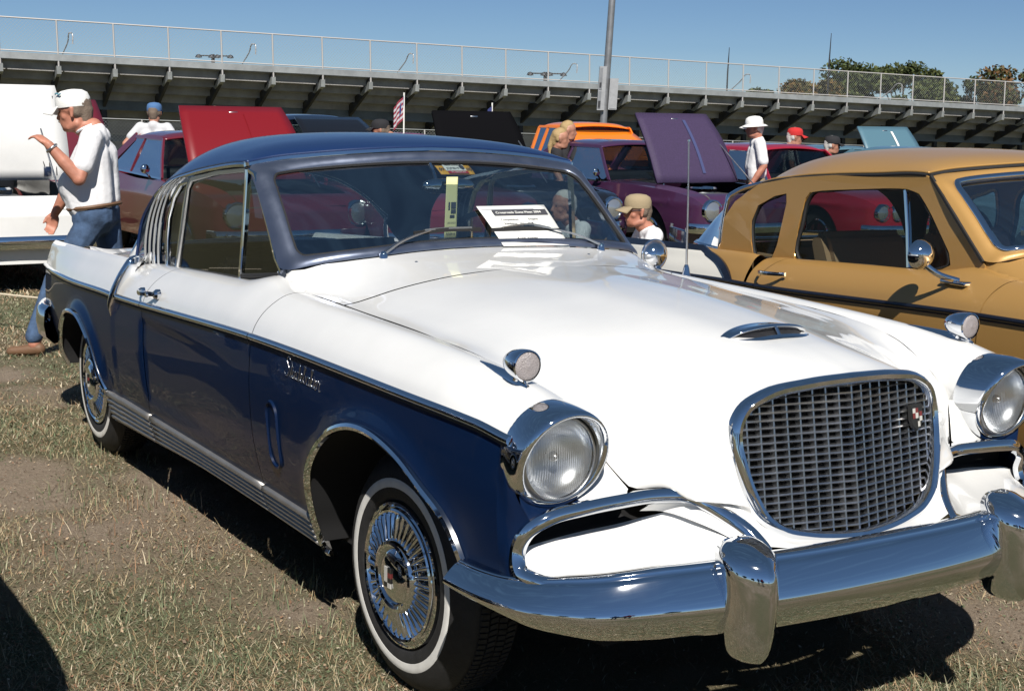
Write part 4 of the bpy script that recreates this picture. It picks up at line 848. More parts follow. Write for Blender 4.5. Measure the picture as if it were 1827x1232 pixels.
# papers on and behind the windscreen (things of their own)
def sheet(name, corners, m, label, cat, thick=.0008):
    c = [np.array(p, float) for p in corners]; n = 10; g = np.array([[(c[0]*(1-u)+c[1]*u)*(1-v)+(c[3]*(1-u)+c[2]*u)*v for u in np.linspace(0, 1, n)] for v in np.linspace(0, 1, n)])
    g[..., 2] += .003*np.sin(np.linspace(0, 3.1, n))[:, None]
    o = grid(name, g, m); solid(o, thick, 0); tag(o, label, cat); return o
def on(c, u, v, lift=.002):
    c = [np.array(p, float) for p in c]; p = (c[0]*(1-u)+c[1]*u)*(1-v)+(c[3]*(1-u)+c[2]*u)*v
    nrm = np.cross(c[1]-c[0], c[3]-c[0]); nrm /= np.linalg.norm(nrm); nrm = nrm if nrm[0] > 0 else -nrm
    return p+nrm*(lift+.0035)
# corners: top-left, top-right, bottom-right, bottom-left as read from the front
PC = [(-1.112, .052, 1.234), (-1.112, .338, 1.234), (-.925, .330, 1.104), (-.935, .064, 1.108)]
pp = sheet('entry_sheet', PC, M_paper, 'white show entry sheet with a dark title bar tucked under the wiper', 'paper')
def patch(name, C_, u0, v0, u1, v1, m, par, lift=.002):
    return mesh(name, [on(C_, u0, v0, lift), on(C_, u1, v0, lift), on(C_, u1, v1, lift), on(C_, u0, v1, lift)], [(0, 1, 2, 3)], m, par, False)
M_bar = mat('grey_print_bar', (.045, .045, .055), .7)
patch('title_bar', PC, .16, .13, .96, .27, M_bar, pp)
ex = np.array(PC[1])-np.array(PC[0]); ey = np.array(PC[0])-np.array(PC[3])
text_mesh('title_print', 'Crossroads Zone Meet 2004', .0162, M_paper, pp, on(PC, .19, .235, .0035), ex, ey, 'LEFT')
for (u, v, t_) in ((.20, .40, 'Competition          Display'), (.22, .50, 'Exhibitor   Jim - Hull'), (.23, .58, 'Class  MT  Fort Custer'), (.25, .66, 'Model'), (.27, .86, 'Roger Vintage')):
    text_mesh('handwriting', t_, .0145, M_ink, pp, on(PC, u, v, .0025), ex, ey, 'LEFT', .0003)
patch('rule_line', PC, .02, .10, .80, .115, mat('pale_print', (.35, .36, .42), .8), pp); patch('rule_line', PC, .22, .93, .92, .94, M_ink, pp)
M_yel = mat('pale_yellow_card', (.62, .60, .30), .8)
TC = [(-1.235, -.002, 1.332), (-1.235, .045, 1.332), (-1.175, .008, 1.118), (-1.175, -.042, 1.118)]
tg = sheet('hang_tag', TC, M_yel, 'long pale yellow tag hanging from the inside mirror', 'tag')
patch('print_block', TC, .42, .42, .85, .52, M_ink, tg); patch('print_block', TC, .42, .54, .85, .60, M_ink, tg); patch('print_block', TC, .20, .42, .34, .54, M_ink, tg); patch('print_block', TC, .35, .63, .75, .67, M_ink, tg); patch('print_line', TC, .15, .75, .85, .757, M_ink, tg)
ex = np.array(TC[1])-np.array(TC[0]); ey = np.array(TC[0])-np.array(TC[3])
text_mesh('print', 'JILL', .016, M_ink, tg, on(TC, .3, .87), ex, ey, 'LEFT', .0003); text_mesh('print', 'RESERVE 56', .010, M_ink, tg, on(TC, .08, .95), ex, ey, 'LEFT', .0003)
SC_ = [(-1.345, .000, 1.372), (-1.345, .145, 1.371), (-1.305, .158, 1.336), (-1.305, .014, 1.337)]
M_or = mat('orange_sticker', (.75, .38, .02), .6)
st = sheet('registration_sticker', SC_, M_or, 'orange and white registration sticker at the top of the windscreen', 'sticker')
patch('white_field', SC_, .20, .02, .80, .72, M_paper, st); patch('red_band', SC_, .24, .74, .82, .98, M_red, st)
ex = np.array(SC_[1])-np.array(SC_[0]); ey = np.array(SC_[0])-np.array(SC_[3])
for t_, u, v, z_, mm in (('09', .10, .72, .022, M_ink), ('05', .90, .72, .022, M_ink), ('JQM819', .44, .60, .016, M_ink), ('DEALER CROWN', .46, .24, .0075, M_ink), ('FT. KNOX, KY', .53, .93, .0095, M_paper)):
    text_mesh('print', t_, z_, mm, st, on(SC_, u, v, .003), ex, ey, 'CENTER', .0003)
a = np.linspace(0, 2*np.pi, 20, endpoint=False)
mesh('seal', [on(SC_, .72+.07*math.cos(t), .38+.26*math.sin(t), .003) for t in a], [tuple(range(20))], M_bar, st, False)

# ================================================================== gold pillared coupe alongside, and the dark car at the left edge
M_navytrim = mat('dark_trim', (.02, .022, .035), .25, metal=.6, coat=.6)
M_cream = mat('cream_white_paint', (.70, .68, .62), .35, coat=.8)
gold = thing('pillared_coupe', 'gold metallic vintage coupe with tan seats parked beside the white and blue coupe', 'car', (.53, 2.737, -.036), -.08)
coupe(gold, dict(upper=M_gold, lower=M_gold, roof=M_gold, vinyl=M_tanvinyl, steer=0.0, pillar=True, trim=M_navytrim, rail=M_black, frame=M_gold, detail=1, fin=M_cream, seat_top=1.07, seat_x=-2.02, door_rear=-2.36, bucket=True, dash=M_tanvinyl))
def gold_details(root):
    for s in (-1, 1):
        # dark sweep bordering the pale fin panel
        P = np.array([upper(np.array([x]), np.array([t]))[0] for x, t in zip(np.linspace(-2.88, -4.0, 26), np.full(26, .40))]); P[:, 1] -= .006
        lead = cspline([(-2.53, -.884, .76), (-2.565, -.878, .795), (-2.64, -.862, .853), (-2.74, -.835, .885), (-2.86, -.812, .905)], 14)
        sweep('fin_border', flipy(np.vstack([lead, P[1:]]), s), [(-.020, -.006), (-.018, .006), (.018, .006), (.020, -.006)], M_navytrim, root, upv=(0, -1 if s < 0 else 1, .35))
        hx = np.linspace(-2.345, -2.145, 15); hz = .872+(hx+2.25)*.04; hy = trim_y(hx)
        off = .036*np.sin(np.clip(np.linspace(0, 1, 15)*1.1, 0, 1)*np.pi)**.6
        sweep('door_handle', flipy(np.stack([hx, hy+.008-off, hz], -1), s), [(-.009, -.004), (-.008, .004), (0, .006), (.008, .004), (.009, -.004)], M_chrome, root, upv=(0, -1 if s < 0 else 1, 0))
    mc = np.array([-1.175, -.945, 1.070])
    m = lathe('door_mirror', [(.002, .045), (.022, .043), (.042, .033), (.056, .014), (.061, 0), (.061, -.008), (.056, -.010), (.002, -.010)], M_chrome, root, 32, mc, 'x', 1)
    sweep('mirror_arm', cspline([mc+np.array([.01, 0, -.03]), mc+np.array([.045, .055, -.075]), mc+np.array([.08, .135, -.102])], 8), [(math.cos(t)*.010, math.sin(t)*.013) for t in np.linspace(0, 6.28, 10, endpoint=False)], M_chrome, m)
    boxm('mirror_foot', mc+np.array([.00, .108, -.118]), mc+np.array([.14, .165, -.100]), M_chrome, m, .007, 2)
    for s in (-1, 1):
        t = sweep('windscreen_edge', flipy([(-1.06, -.72, 1.045), (-1.25, -.705, 1.215), (-1.43, -.68, 1.368)], s), [(-.006, -.008), (-.006, .006), (.006, .006), (.006, -.008)], M_black, root, upv=(0, -1 if s < 0 else 1, 0))
gold_details(gold)
M_midnight = mat('midnight_blue_paint', (.008, .012, .03), .3, coat=1.0)
dark = thing('dark_coupe', 'dark midnight blue car at the left edge, only its front corner and shadow showing', 'car', (-.34, -2.82, 0))
coupe(dark, dict(upper=M_midnight, lower=M_midnight, roof=M_midnight, vinyl=M_darkvinyl, steer=0.0, detail=1))

# ================================================================== terrain, dirt and grass
CF = np.array([math.cos(YAW), math.sin(YAW)]); CR = np.array([math.sin(YAW), -math.cos(YAW)])
def vnoise(x, y, sc, seed=0):
    """smooth value noise in 0..1 (vectorised)"""
    x = np.asarray(x, float)*sc; y = np.asarray(y, float)*sc
    xi, yi = np.floor(x).astype(np.int64), np.floor(y).astype(np.int64); xf, yf = x-xi, y-yi
    def h(a, b):
        n = (a*374761393+b*668265263+seed*974634777) & 0x7fffffff; n = ((n ^ (n >> 13))*1274126177) & 0x7fffffff; return ((n ^ (n >> 16)) & 0xffff)/65535.0
    u, v = xf*xf*(3-2*xf), yf*yf*(3-2*yf)
    return (h(xi, yi)*(1-u)+h(xi+1, yi)*u)*(1-v)+(h(xi, yi+1)*(1-u)+h(xi+1, yi+1)*u)*v
def terrain(x, y, fine=True):
    x = np.asarray(x, float); y = np.asarray(y, float); dx, dy = x-CAM[0], y-CAM[1]; d = dx*CF[0]+dy*CF[1]; lat = dx*CR[0]+dy*CR[1]
    z = -.017*np.maximum(0, np.minimum(d, 70)-7)-.02*np.clip(lat, -60, 60)*smooth(9, 40, d)*(1-smooth(90, 200, d))
    z = z-.036*smooth(1.1, 1.9, y)*(1-smooth(6, 10, d))
    if fine: z = z+(vnoise(x, y, 2.3, 1)-.5)*.022*smooth(.05, .5, np.abs(np.abs(y)-.8)+.2)+(vnoise(x, y, 9, 2)-.5)*.012
    return z
def grassiness(x, y):
    """0 bare dirt .. 1 thick grass"""
    g = .55*vnoise(x, y, .9, 5)+.30*vnoise(x, y, 2.7, 6)+.25*vnoise(x, y, 7.0, 7)
    for cx, cy, rx, ry, k in ((-2.75, -1.22, .50, .22, .65), (-4.4, -.75, .7, .3, .45), (1.05, 1.35, .55, .40, .5), (.55, 1.9, .9, .5, .35), (-5.6, -.9, .9, .35, .35), (-.62, -.80, .4, .15, .25)):
        g = g-k*np.exp(-(((x-cx)/rx)**2+((y-cy)/ry)**2))
    for cx, cy, rx, ry, k in ((.9, .62, .35, .22, .45), (1.25, .95, .3, .3, .3), (-1.0, -1.35, .6, .25, .15), (-3.6, -1.6, .5, .3, .35), (-6.5, -.2, 2, 1.0, .3)):
        g = g+k*np.exp(-(((x-cx)/rx)**2+((y-cy)/ry)**2))
    return np.clip((g-.12)/.55, 0, 1)
def fastmesh(name, V, F, m, cols=None, smoothf=False, parent=None):
    """F: (n,k) int array of equal-size faces"""
    me = bpy.data.meshes.new(name); n, k = F.shape
    me.vertices.add(len(V)); me.vertices.foreach_set('co', np.ascontiguousarray(V, dtype=np.float32).ravel())
    me.loops.add(n*k); me.loops.foreach_set('vertex_index', np.ascontiguousarray(F, dtype=np.int32).ravel())
    me.polygons.add(n); me.polygons.foreach_set('loop_start', np.arange(0, n*k, k, dtype=np.int32)); me.polygons.foreach_set('loop_total', np.full(n, k, dtype=np.int32))
    if smoothf: me.polygons.foreach_set('use_smooth', np.ones(n, dtype=bool))
    me.materials.append(m); me.update(calc_edges=True)
    if cols is not None:
        at = me.color_attributes.new('Col', 'FLOAT_COLOR', 'POINT'); at.data.foreach_set('color', np.ascontiguousarray(np.column_stack([cols, np.ones(len(cols))]), dtype=np.float32).ravel())
    me.validate()
    return link(bpy.data.objects.new(name, me), parent)
def ground_mat():
    m = bpy.data.materials.new('dry_turf'); m.use_nodes = True; nt = m.node_tree; b = nt.nodes['Principled BSDF']; b.inputs['Roughness'].default_value = .95; b.inputs['Specular IOR Level'].default_value = .15
    at = nt.nodes.new('ShaderNodeAttribute'); at.attribute_name = 'Col'; tc = nt.nodes.new('ShaderNodeTexCoord')
    def noise(sc, det, dist=0.0):
        n = nt.nodes.new('ShaderNodeTexNoise'); n.inputs['Scale'].default_value = sc; n.inputs['Detail'].default_value = det; n.inputs['Roughness'].default_value = .7; n.inputs['Distortion'].default_value = dist
        nt.links.new(tc.outputs['Object'], n.inputs['Vector']); return n
    def ramp(n, stops):
        r = nt.nodes.new('ShaderNodeValToRGB'); e = r.color_ramp.elements
        while len(e) < len(stops): e.new(.5)
        for i, (p, c) in enumerate(stops): e[i].position = p; e[i].color = (*c, 1)
        nt.links.new(n.outputs[0], r.inputs[0]); return r
    dirt = ramp(noise(55, 10, .4), [(.25, (.20, .152, .112)), (.5, (.36, .285, .215)), (.75, (.47, .385, .30))])
    thatch = ramp(noise(150, 10, 1.6), [(.22, (.055, .045, .028)), (.42, (.18, .14, .088)), (.6, (.28, .225, .145)), (.8, (.42, .345, .235))])
    green = ramp(noise(130, 10, 1.4), [(.22, (.045, .052, .026)), (.5, (.14, .148, .075)), (.78, (.25, .24, .135))])
    mx1 = nt.nodes.new('ShaderNodeMix'); mx1.data_type = 'RGBA'; mx2 = nt.nodes.new('ShaderNodeMix'); mx2.data_type = 'RGBA'
    sep = nt.nodes.new('ShaderNodeSeparateColor'); nt.links.new(at.outputs['Color'], sep.inputs[0])
    nt.links.new(sep.outputs[0], mx1.inputs['Factor']); nt.links.new(dirt.outputs[0], mx1.inputs['A']); nt.links.new(thatch.outputs[0], mx1.inputs['B'])
    nt.links.new(sep.outputs[1], mx2.inputs['Factor']); nt.links.new(mx1.outputs['Result'], mx2.inputs['A']); nt.links.new(green.outputs[0], mx2.inputs['B'])
    nt.links.new(mx2.outputs['Result'], b.inputs['Base Color'])
    bp = nt.nodes.new('ShaderNodeBump'); bp.inputs['Strength'].default_value = 1.0; bp.inputs['Distance'].default_value = .03
    nt.links.new(noise(120, 10, .8).outputs[0], bp.inputs['Height']); nt.links.new(bp.outputs[0], b.inputs['Normal'])
    return m
M_ground = ground_mat()
def make_ground():
    # one sheet: fine near the cars, growing coarser to the horizon
    def axis(c, lo, hi, st):
        a = np.arange(lo, hi, st); r = [hi]; s_ = st
        while r[-1] < 3500: s_ *= 1.35; r.append(r[-1]+s_)
        l = [lo]; s_ = st
        while l[-1] > -3500: s_ *= 1.35; l.append(l[-1]-s_)
        return np.concatenate([np.array(l[1:][::-1]), a, np.array(r)])
    X = axis(0, -9, 3.0, .05); Y = axis(0, -3.2, 4.5, .05); GX, GY = np.meshgrid(X, Y, indexing='ij')
    Z = terrain(GX, GY); V = np.stack([GX, GY, Z], -1).reshape(-1, 3); n, m = GX.shape
    I = np.arange(n*m).reshape(n, m); F = np.stack([I[:-1, :-1], I[1:, :-1], I[1:, 1:], I[:-1, 1:]], -1).reshape(-1, 4)
    g = grassiness(GX, GY).ravel(); gr = np.clip(vnoise(GX, GY, 1.1, 11)*1.2-.35+.25*vnoise(GX, GY, 4, 12), 0, .75).ravel()*g
    far = smooth(8, 14, np.hypot(GX-CAM[0], GY-CAM[1])).ravel(); gr = gr*(1-far)+.7*far; g = np.clip(g*1.25, 0, 1)*(1-far)+.9*far
    o = fastmesh('ground', V, F, M_ground, np.stack([g, gr, 0*g], -1), True); tag(o, kind='structure')
make_ground()
def blade_mat():
    m = bpy.data.materials.new('grass_blades'); m.use_nodes = True; nt = m.node_tree; b = nt.nodes['Principled BSDF']; at = nt.nodes.new('ShaderNodeAttribute'); at.attribute_name = 'Col'
    nt.links.new(at.outputs['Color'], b.inputs['Base Color']); b.inputs['Roughness'].default_value = .7; b.inputs['Specular IOR Level'].default_value = .25
    return m
M_blade = blade_mat()
def blades(name, x, y, L, wid, lean, az, cols, label, curl=.5):
    n = len(x); z = terrain(x, y)-.002
    T = np.array([0, .45, .8, 1.0]); W = np.array([1, .85, .5, .06])
    d = np.stack([np.cos(az), np.sin(az)], -1); sd = np.stack([-np.sin(az), np.cos(az)], -1)
    V = np.empty((n, 8, 3))
    for k, (t, w) in enumerate(zip(T, W)):
        a = lean*(.55+curl*t); hx = L*t*np.sin(a); hz = L*t*np.cos(a)
        c = np.stack([x+d[:, 0]*hx, y+d[:, 1]*hx, z+np.maximum(hz, .002)], -1); off = np.stack([sd[:, 0]*wid*w*.5, sd[:, 1]*wid*w*.5, 0*wid], -1)
        V[:, 2*k] = c-off; V[:, 2*k+1] = c+off
    b = (np.arange(n)*8)[:, None]; F = np.concatenate([b+np.array([[2*k, 2*k+1, 2*k+3, 2*k+2]]) for k in range(3)])
    o = fastmesh(name, V.reshape(-1, 3), F, M_blade, np.repeat(cols, 8, 0)); tag(o, label, 'grass', kind='stuff'); return o
def make_grass():
    def sample(n, x0, x1, y0, y1, clump=False, p=1.0):
        x = rng.uniform(x0, x1, n); y = rng.uniform(y0, y1, n); dx, dy = x-CAM[0], y-CAM[1]; d = dx*CF[0]+dy*CF[1]; lat = dx*CR[0]+dy*CR[1]
        u = np.abs(lat)/np.maximum(d, .1); keep = (u < .42) & (d > 2.0)
        under = (np.abs(y) < .62) & (x > -3.9) & (x < .45); keep &= ~(under & (rng.random(n) < .92))
        g = grassiness(x, y); keep &= rng.random(n) < np.clip(g*1.05+.02, 0, 1)**p
        return x[keep], y[keep]
    pal = np.array([(.30, .225, .14), (.25, .145, .085), (.42, .36, .26), (.165, .17, .10), (.11, .135, .075), (.22, .215, .14), (.085, .11, .06)])
    def colours(x, y, n, gb):
        gz = np.clip(vnoise(x, y, 1.1, 11)*1.3-.35+.3*vnoise(x, y, 5, 13)+gb, 0, 1); gsel = rng.random(n) < gz*.85+.08
        i = np.where(gsel, rng.integers(3, 7, n), rng.integers(0, 3, n)); return pal[i]*rng.uniform(.8, 1.5, (n, 1))
    # standing and half-lying turf, thick near the camera
    for n, box, Ls, ws, p in ((300000, (-3.6, 1.6, -2.2, 1.6), (.007, .028), (.0012, .0026), 1.0), (90000, (-9, -3.4, -2.2, 3.0), (.014, .042), (.003, .006), .8), (26000, (-1.5, 2.2, .9, 3.4), (.02, .06), (.002, .004), 1.0), (60000, (-16, -8.8, -2.5, 9), (.03, .08), (.007, .013), .6), (26000, (-34, -15, -4, 26), (.05, .11), (.02, .035), .5)):
        x, y = sample(n, *box, p=p); k = len(x)
        blades('grass', x, y, rng.uniform(*Ls, k)*(.6+.8*grassiness(x, y)), rng.uniform(*ws, k), np.clip(rng.normal(1.22, .28, k), .15, 1.52), rng.uniform(0, 6.283, k), colours(x, y, k, .0), 'short dry turf covering the show field')
    # dry straw lying flat
    x, y = sample(42000, -4.5, 1.6, -2.2, 2.6, p=.7); k = len(x); c = np.array([(.42, .35, .22), (.36, .29, .17), (.25, .18, .095)])[rng.integers(0, 3, k)]*rng.uniform(.75, 1.2, (k, 1))
    blades('dry_straw', x, y, rng.uniform(.02, .075, k), rng.uniform(.0010, .0022, k), rng.uniform(1.42, 1.54, k), rng.uniform(0, 6.283, k), c, 'pale dead straw strewn over the turf', .04)
    # taller tufts
    X, Y = [], []
    for cx, cy, r_, m_ in ((-1.05, -1.15, .10, 60), (-.85, -1.32, .09, 45), (-1.65, -1.42, .12, 70), (-1.35, -1.0, .07, 35), (-.55, -.72, .06, 40), (-.93, -.74, .08, 45), (-2.05, -.82, .10, 45), (1.05, .62, .16, 170), (1.30, .78, .10, 80), (.78, .55, .09, 60), (.72, 1.28, .06, 35), (-2.95, -.74, .12, 70), (-3.05, -.88, .09, 50), (-.35, -1.15, .07, 35), (-2.3, -1.05, .08, 45), (-.50, -1.42, .10, 40), (-1.9, -1.2, .10, 45), (.95, .35, .12, 80)):
        X.append(rng.normal(cx, r_, m_)); Y.append(rng.normal(cy, r_, m_))
    for _ in range(90):
        cx, cy = rng.uniform(-5, 1.2), rng.uniform(-1.7, 2.2); m_ = rng.integers(8, 30)
        if abs(cy) < .7 and -3.9 < cx < .5: continue
        X.append(rng.normal(cx, .05, m_)); Y.append(rng.normal(cy, .05, m_))
    x, y = np.concatenate(X), np.concatenate(Y); k = len(x)
    blades('grass_tufts', x, y, rng.uniform(.025, .075, k), rng.uniform(.002, .0042, k), np.abs(rng.normal(.45, .38, k)), rng.uniform(0, 6.283, k), colours(x, y, k, .35), 'taller tufts of green and straw coloured grass')
    # dead leaf bits, clover and trodden scraps pressed into the turf
    n = 60000; x, y = sample(n, -4.2, 1.7, -2.2, 2.2, p=.35); n = len(x); r_ = rng.uniform(.0025, .0075, n); a = rng.uniform(0, 6.283, n); ti = rng.normal(0, .35, (n, 2)); V = np.empty((n, 4, 3))
    for k, (cu, cv) in enumerate(((-1, -.45), (.2, -.6), (1, .1), (0, .6))):
        ox = r_*(cu*np.cos(a)-cv*np.sin(a)); oy = r_*(cu*np.sin(a)+cv*np.cos(a)); V[:, k] = np.stack([x+ox, y+oy, terrain(x, y)+.004+rng.uniform(0, .004, n)+ox*ti[:, 0]+oy*ti[:, 1]], -1)
    c = np.array([(.30, .22, .145), (.22, .125, .075), (.13, .155, .08), (.10, .13, .065), (.40, .34, .25), (.17, .12, .085)])[rng.integers(0, 6, n)]*rng.uniform(.6, 1.25, (n, 1))
    o = fastmesh('turf_litter', V.reshape(-1, 3), (np.arange(n)*4)[:, None]+np.arange(4)[None], M_blade, np.repeat(c, 4, 0)); tag(o, 'dead leaf scraps and clover pressed into the turf', 'litter', kind='stuff')
    # small stones and clods
    n = 1400; x, y = rng.uniform(-6, 2, n), rng.uniform(-2.2, 2.6, n); keep = (grassiness(x, y) < .45); x, y = x[keep], y[keep]; n = len(x)
    ico = np.array([(0, 0, 1), (.9, 0, .2), (.28, .85, .2), (-.72, .53, .2), (-.72, -.53, .2), (.28, -.85, .2), (0, 0, -.4)])
    r_ = rng.uniform(.002, .007, n)**1.0*np.where(rng.random(n) < .06, 2.2, 1); V = (ico[None]*rng.uniform(.6, 1.3, (n, 7, 1))*r_[:, None, None]); V[..., 2] *= .7; V += np.stack([x, y, terrain(x, y)+.001], -1)[:, None]
    fc = np.array([(0, 1, 2), (0, 2, 3), (0, 3, 4), (0, 4, 5), (0, 5, 1), (6, 2, 1), (6, 3, 2), (6, 4, 3), (6, 5, 4), (6, 1, 5)]); F = (np.arange(n)*7)[:, None, None]+fc[None]
    c = np.array([(.30, .25, .20), (.22, .17, .125), (.42, .38, .33)])[rng.integers(0, 3, n)]
    o = fastmesh('pebbles', V.reshape(-1, 3), F.reshape(-1, 3), M_blade, np.repeat(c, 7, 0)); tag(o, 'small stones and clods on the bare dirt', 'pebbles', kind='stuff')
make_grass()

# ================================================================== grandstand seen from behind
M_alu = mat('weathered_aluminium', (.42, .44, .45), .5, metal=.55, noise=.25, nscale=2)
M_alud = mat('grandstand_plank', (.36, .355, .36), .7, noise=.35, nscale=1.3)
M_frame = mat('grandstand_steel', (.05, .052, .06), .6, metal=.4, noise=.4, nscale=2)
M_beam = mat('grandstand_beam_paint', (.13, .16, .19), .6, noise=.3, nscale=1.5)
M_post = mat('galvanised_post', (.52, .50, .49), .5, metal=.4)
M_wire = mat('galvanised_wire', (.40, .42, .42), .5, metal=.6)
GA = np.array([-45.5, 7.63, 3.06]); GS = np.array([.0865, .996, -.0213]); GB = np.array([-.996, .0865, 0.0]); GZ = np.array([.004, -.028, 1.0])
stand = thing('grandstand', 'long metal grandstand seen from behind with a chain-link rail along its top', 'grandstand', tuple(GA-np.array([0, 0, 3.3])))
def gp(s, b, h): return GA+GS*s+GB*b+GZ*h-np.array(stand.location)
def gbox(name, s0, s1, b0, b1, h0, h1, m, par=stand):
    V = [gp(s, b, h) for s in (s0, s1) for b in (b0, b1) for h in (h0, h1)]
    return mesh(name, V, [(0, 1, 3, 2), (4, 6, 7, 5), (0, 4, 5, 1), (2, 3, 7, 6), (0, 2, 6, 4), (1, 5, 7, 3)], m, par, False)
S0, S1, BAY = -7.6, 60.0, 1.83
posts = [-.02+k*BAY for k in range(-4, 33)]
for s in posts:
    tube('rail_post', [gp(s, -.03, -.42), gp(s, -.03, 1.08)], .030, M_post, stand, 8)
for h, nm, r_ in ((1.08, 'top_rail', .024), (.03, 'bottom_rail', .022)):
    tube(nm, [gp(S0, -.03, h), gp(S1, -.03, h)], r_, M_post, stand, 8)
gbox('deck_fascia', S0, S1, -.06, -.01, -.235, -.02, M_alu)
# chain-link: two families of straight diagonal wires
V, F = [], []; H0, H1, P_ = .05, 1.06, .115
for k in range(int((S1-S0)/P_)+10):
    for sg in (1, -1):
        s0 = S0+k*P_; a = (s0, H0); b = (s0+sg*(H1-H0), H1)
        if not (S0 <= min(a[0], b[0]) and max(a[0], b[0]) <= S1): continue
        p, q = gp(a[0], -.03, a[1]), gp(b[0], -.03, b[1]); n = len(V); w = GS*.0042; z = GB*.004
        V += [p-w, p+w, q+w, q-w]; F.append((n, n+1, n+2, n+3))
o = mesh('chain_link_wires', V, F, M_wire, stand, False); o['kind'] = 'stuff'
# seat and foot boards stepping down away from us
for i in range(10):
    b = .02+i*.64; h = -.30*i
    gbox('foot_board', S0, S1, b, b+.30, h-.27, h-.22, M_alud)
    gbox('riser_board', S0, S1, b+.30, b+.33, h-.545, h-.245, M_alud)
    if i: gbox('seat_board', S0, S1, b-.20, b+.07, h+.10, h+.145, M_alu)
# sloping stringers with steps and gusset plates
prof = [(-.02, -.28), (.10, -.26), (6.4, -3.20), (6.4, -3.55), (-.02, -.62)]
def stringer(s):
    V = [gp(s+d, b, h) for d in (-.05, .05) for b, h in prof]; n = 5
    F = [(0, 1, 2, 3, 4), (9, 8, 7, 6, 5)]+[(i, (i+1) % n, n+(i+1) % n, n+i) for i in range(n)]
    o = mesh('stringer', V, F, M_frame, stand, False); fixn(o)
    V = [gp(s+d, b, h) for d in (-.075, .075) for b, h in ((-.05, -.40), (.05, -.40), (.95, -.86), (.75, -.90), (-.02, -.66))]
    o2 = mesh('gusset_plate', V, F, M_alu, o, False); fixn(o2)
    for i in range(1, 6):
        b = .02+i*.64; h = -.30*i
        gb = [gp(s+d, bb, hh) for d in (-.03, .03) for bb, hh in ((b-.12, h-.32), (b-.04, h-.32), (b-.04, h+.10), (b-.12, h+.10))]
        o3 = mesh('seat_bracket', gb, [(0, 1, 2, 3), (7, 6, 5, 4), (0, 4, 5, 1), (1, 5, 6, 2), (2, 6, 7, 3), (3, 7, 4, 0)], M_frame, o, False)
for s in posts: stringer(s)
gbox('cross_beam', S0, S1, 2.3, 2.5, -1.78, -1.42, M_beam); gbox('cross_beam', S0, S1, 5.2, 5.4, -2.95, -2.7, M_beam)
for s in posts[::3]:
    for b, h in ((2.4, -1.75), (5.3, -2.9)):
        gbox('column', s-.09, s+.09, b-.09, b+.09, -3.6, h, M_frame)
for s in (2.3, 8.55, 14.55, 21.5, 29.8, 38.0):
    tube('aisle_handrail', cspline([gp(s-.1, 1.5, .05), gp(s, .9, .45), gp(s, .45, .72), gp(s+.05, .32, .70), gp(s+.05, .30, .35)], 14), .022, M_post, stand, 6)
# added near-black sheet, painting in the shade low under the stand
gbox('shade_sheet', S0, S1, 6.5, 6.7, -3.9, -2.9, mat('shade_black', (.02, .02, .022), .9))
for s in (8.6, 20.2):
    o = lathe('under_seat_lamp', [(.001, .10), (.10, .09), (.24, -.02), (.26, -.06), (.22, -.06)], M_alu, stand, 16, gp(s, 1.2, -.80), 'z', 1)
    tube('lamp_stem', [gp(s, 1.2, -.70), gp(s, 1.2, -.42)], .05, M_frame, o, 8)
# ground-level chain fence under the stand
fe = thing('field_fence', 'low chain-link fence with a pale top rail in the shade under the grandstand', 'fence', tuple(np.array(stand.location)))
tube('fence_rail', [gp(S0, -1.2, -2.05), gp(S1, -1.2, -2.05)], .016, M_wire, fe, 8)
for k in range(20): tube('fence_post', [gp(-6+k*3.4, -1.2, -3.4), gp(-6+k*3.4, -1.2, -2.05)], .03, M_post, fe, 8)
V, F = [], []
for k in range(560):
    for sg in (1, -1):
        s0 = S0+k*.12; s1 = s0+sg*1.2
        if s1 < S0 or s1 > S1: continue
        p, q = gp(s0, -1.2, -3.3), gp(s1, -1.2, -2.1); n = len(V); w = GS*.004; V += [p-w, p+w, q+w, q-w]; F.append((n, n+1, n+2, n+3))
o = mesh('chain_link_wires', V, F, M_wire, fe, False); o['kind'] = 'stuff'

# ================================================================== light pole with switch boxes, far floodlights, masts
M_pole = mat('pole_zinc', (.30, .31, .33), .45, metal=.6, noise=.3, nscale=3)
pb = np.array([-31.8, 21.9, -.6]); lean = np.array([.022, .036, 1.0])
pole = thing('light_pole', 'tall grey steel light pole with switch boxes at its foot, in front of the grandstand', 'pole', tuple(pb))
tube('pole_shaft', [lean*0, lean*4, lean*9, lean*14.5], [.115, .105, .09, .075], M_pole, pole, 16)
e1 = np.array([.52, .85, 0]); e2 = np.array([-.85, .52, 0])
def pbox(name, u0, u1, w0, w1, h0, h1, m, par):
    V = [e1*u+e2*w+lean*h for u in (u0, u1) for w in (w0, w1) for h in (h0, h1)]
    return mesh(name, V, [(0, 1, 3, 2), (4, 6, 7, 5), (0, 4, 5, 1), (2, 3, 7, 6), (0, 2, 6, 4), (1, 5, 7, 3)], m, par, False)
M_boxg = mat('switch_box_grey', (.36, .37, .39), .5, metal=.3, noise=.15)
bx1 = pbox('switch_box', -.23, -.02, -.22, .02, 2.15, 3.42, M_boxg, pole); bx2 = pbox('switch_box', .10, .35, -.20, .02, 2.17, 3.08, M_boxg, pole)
pbox('box_door', -.215, -.13, -.235, -.215, 2.75, 3.38, M_pole, bx1); pbox('box_door', -.215, -.13, -.235, -.215, 2.2, 2.7, M_pole, bx1); pbox('box_window', -.21, -.14, -.24, -.232, 2.22, 2.42, M_frame, bx1); pbox('box_window', -.21, -.15, -.24, -.232, 2.80, 2.95, M_frame, bx1)
pbox('box_door', .13, .33, -.215, -.195, 2.2, 3.04, M_boxg, bx2)
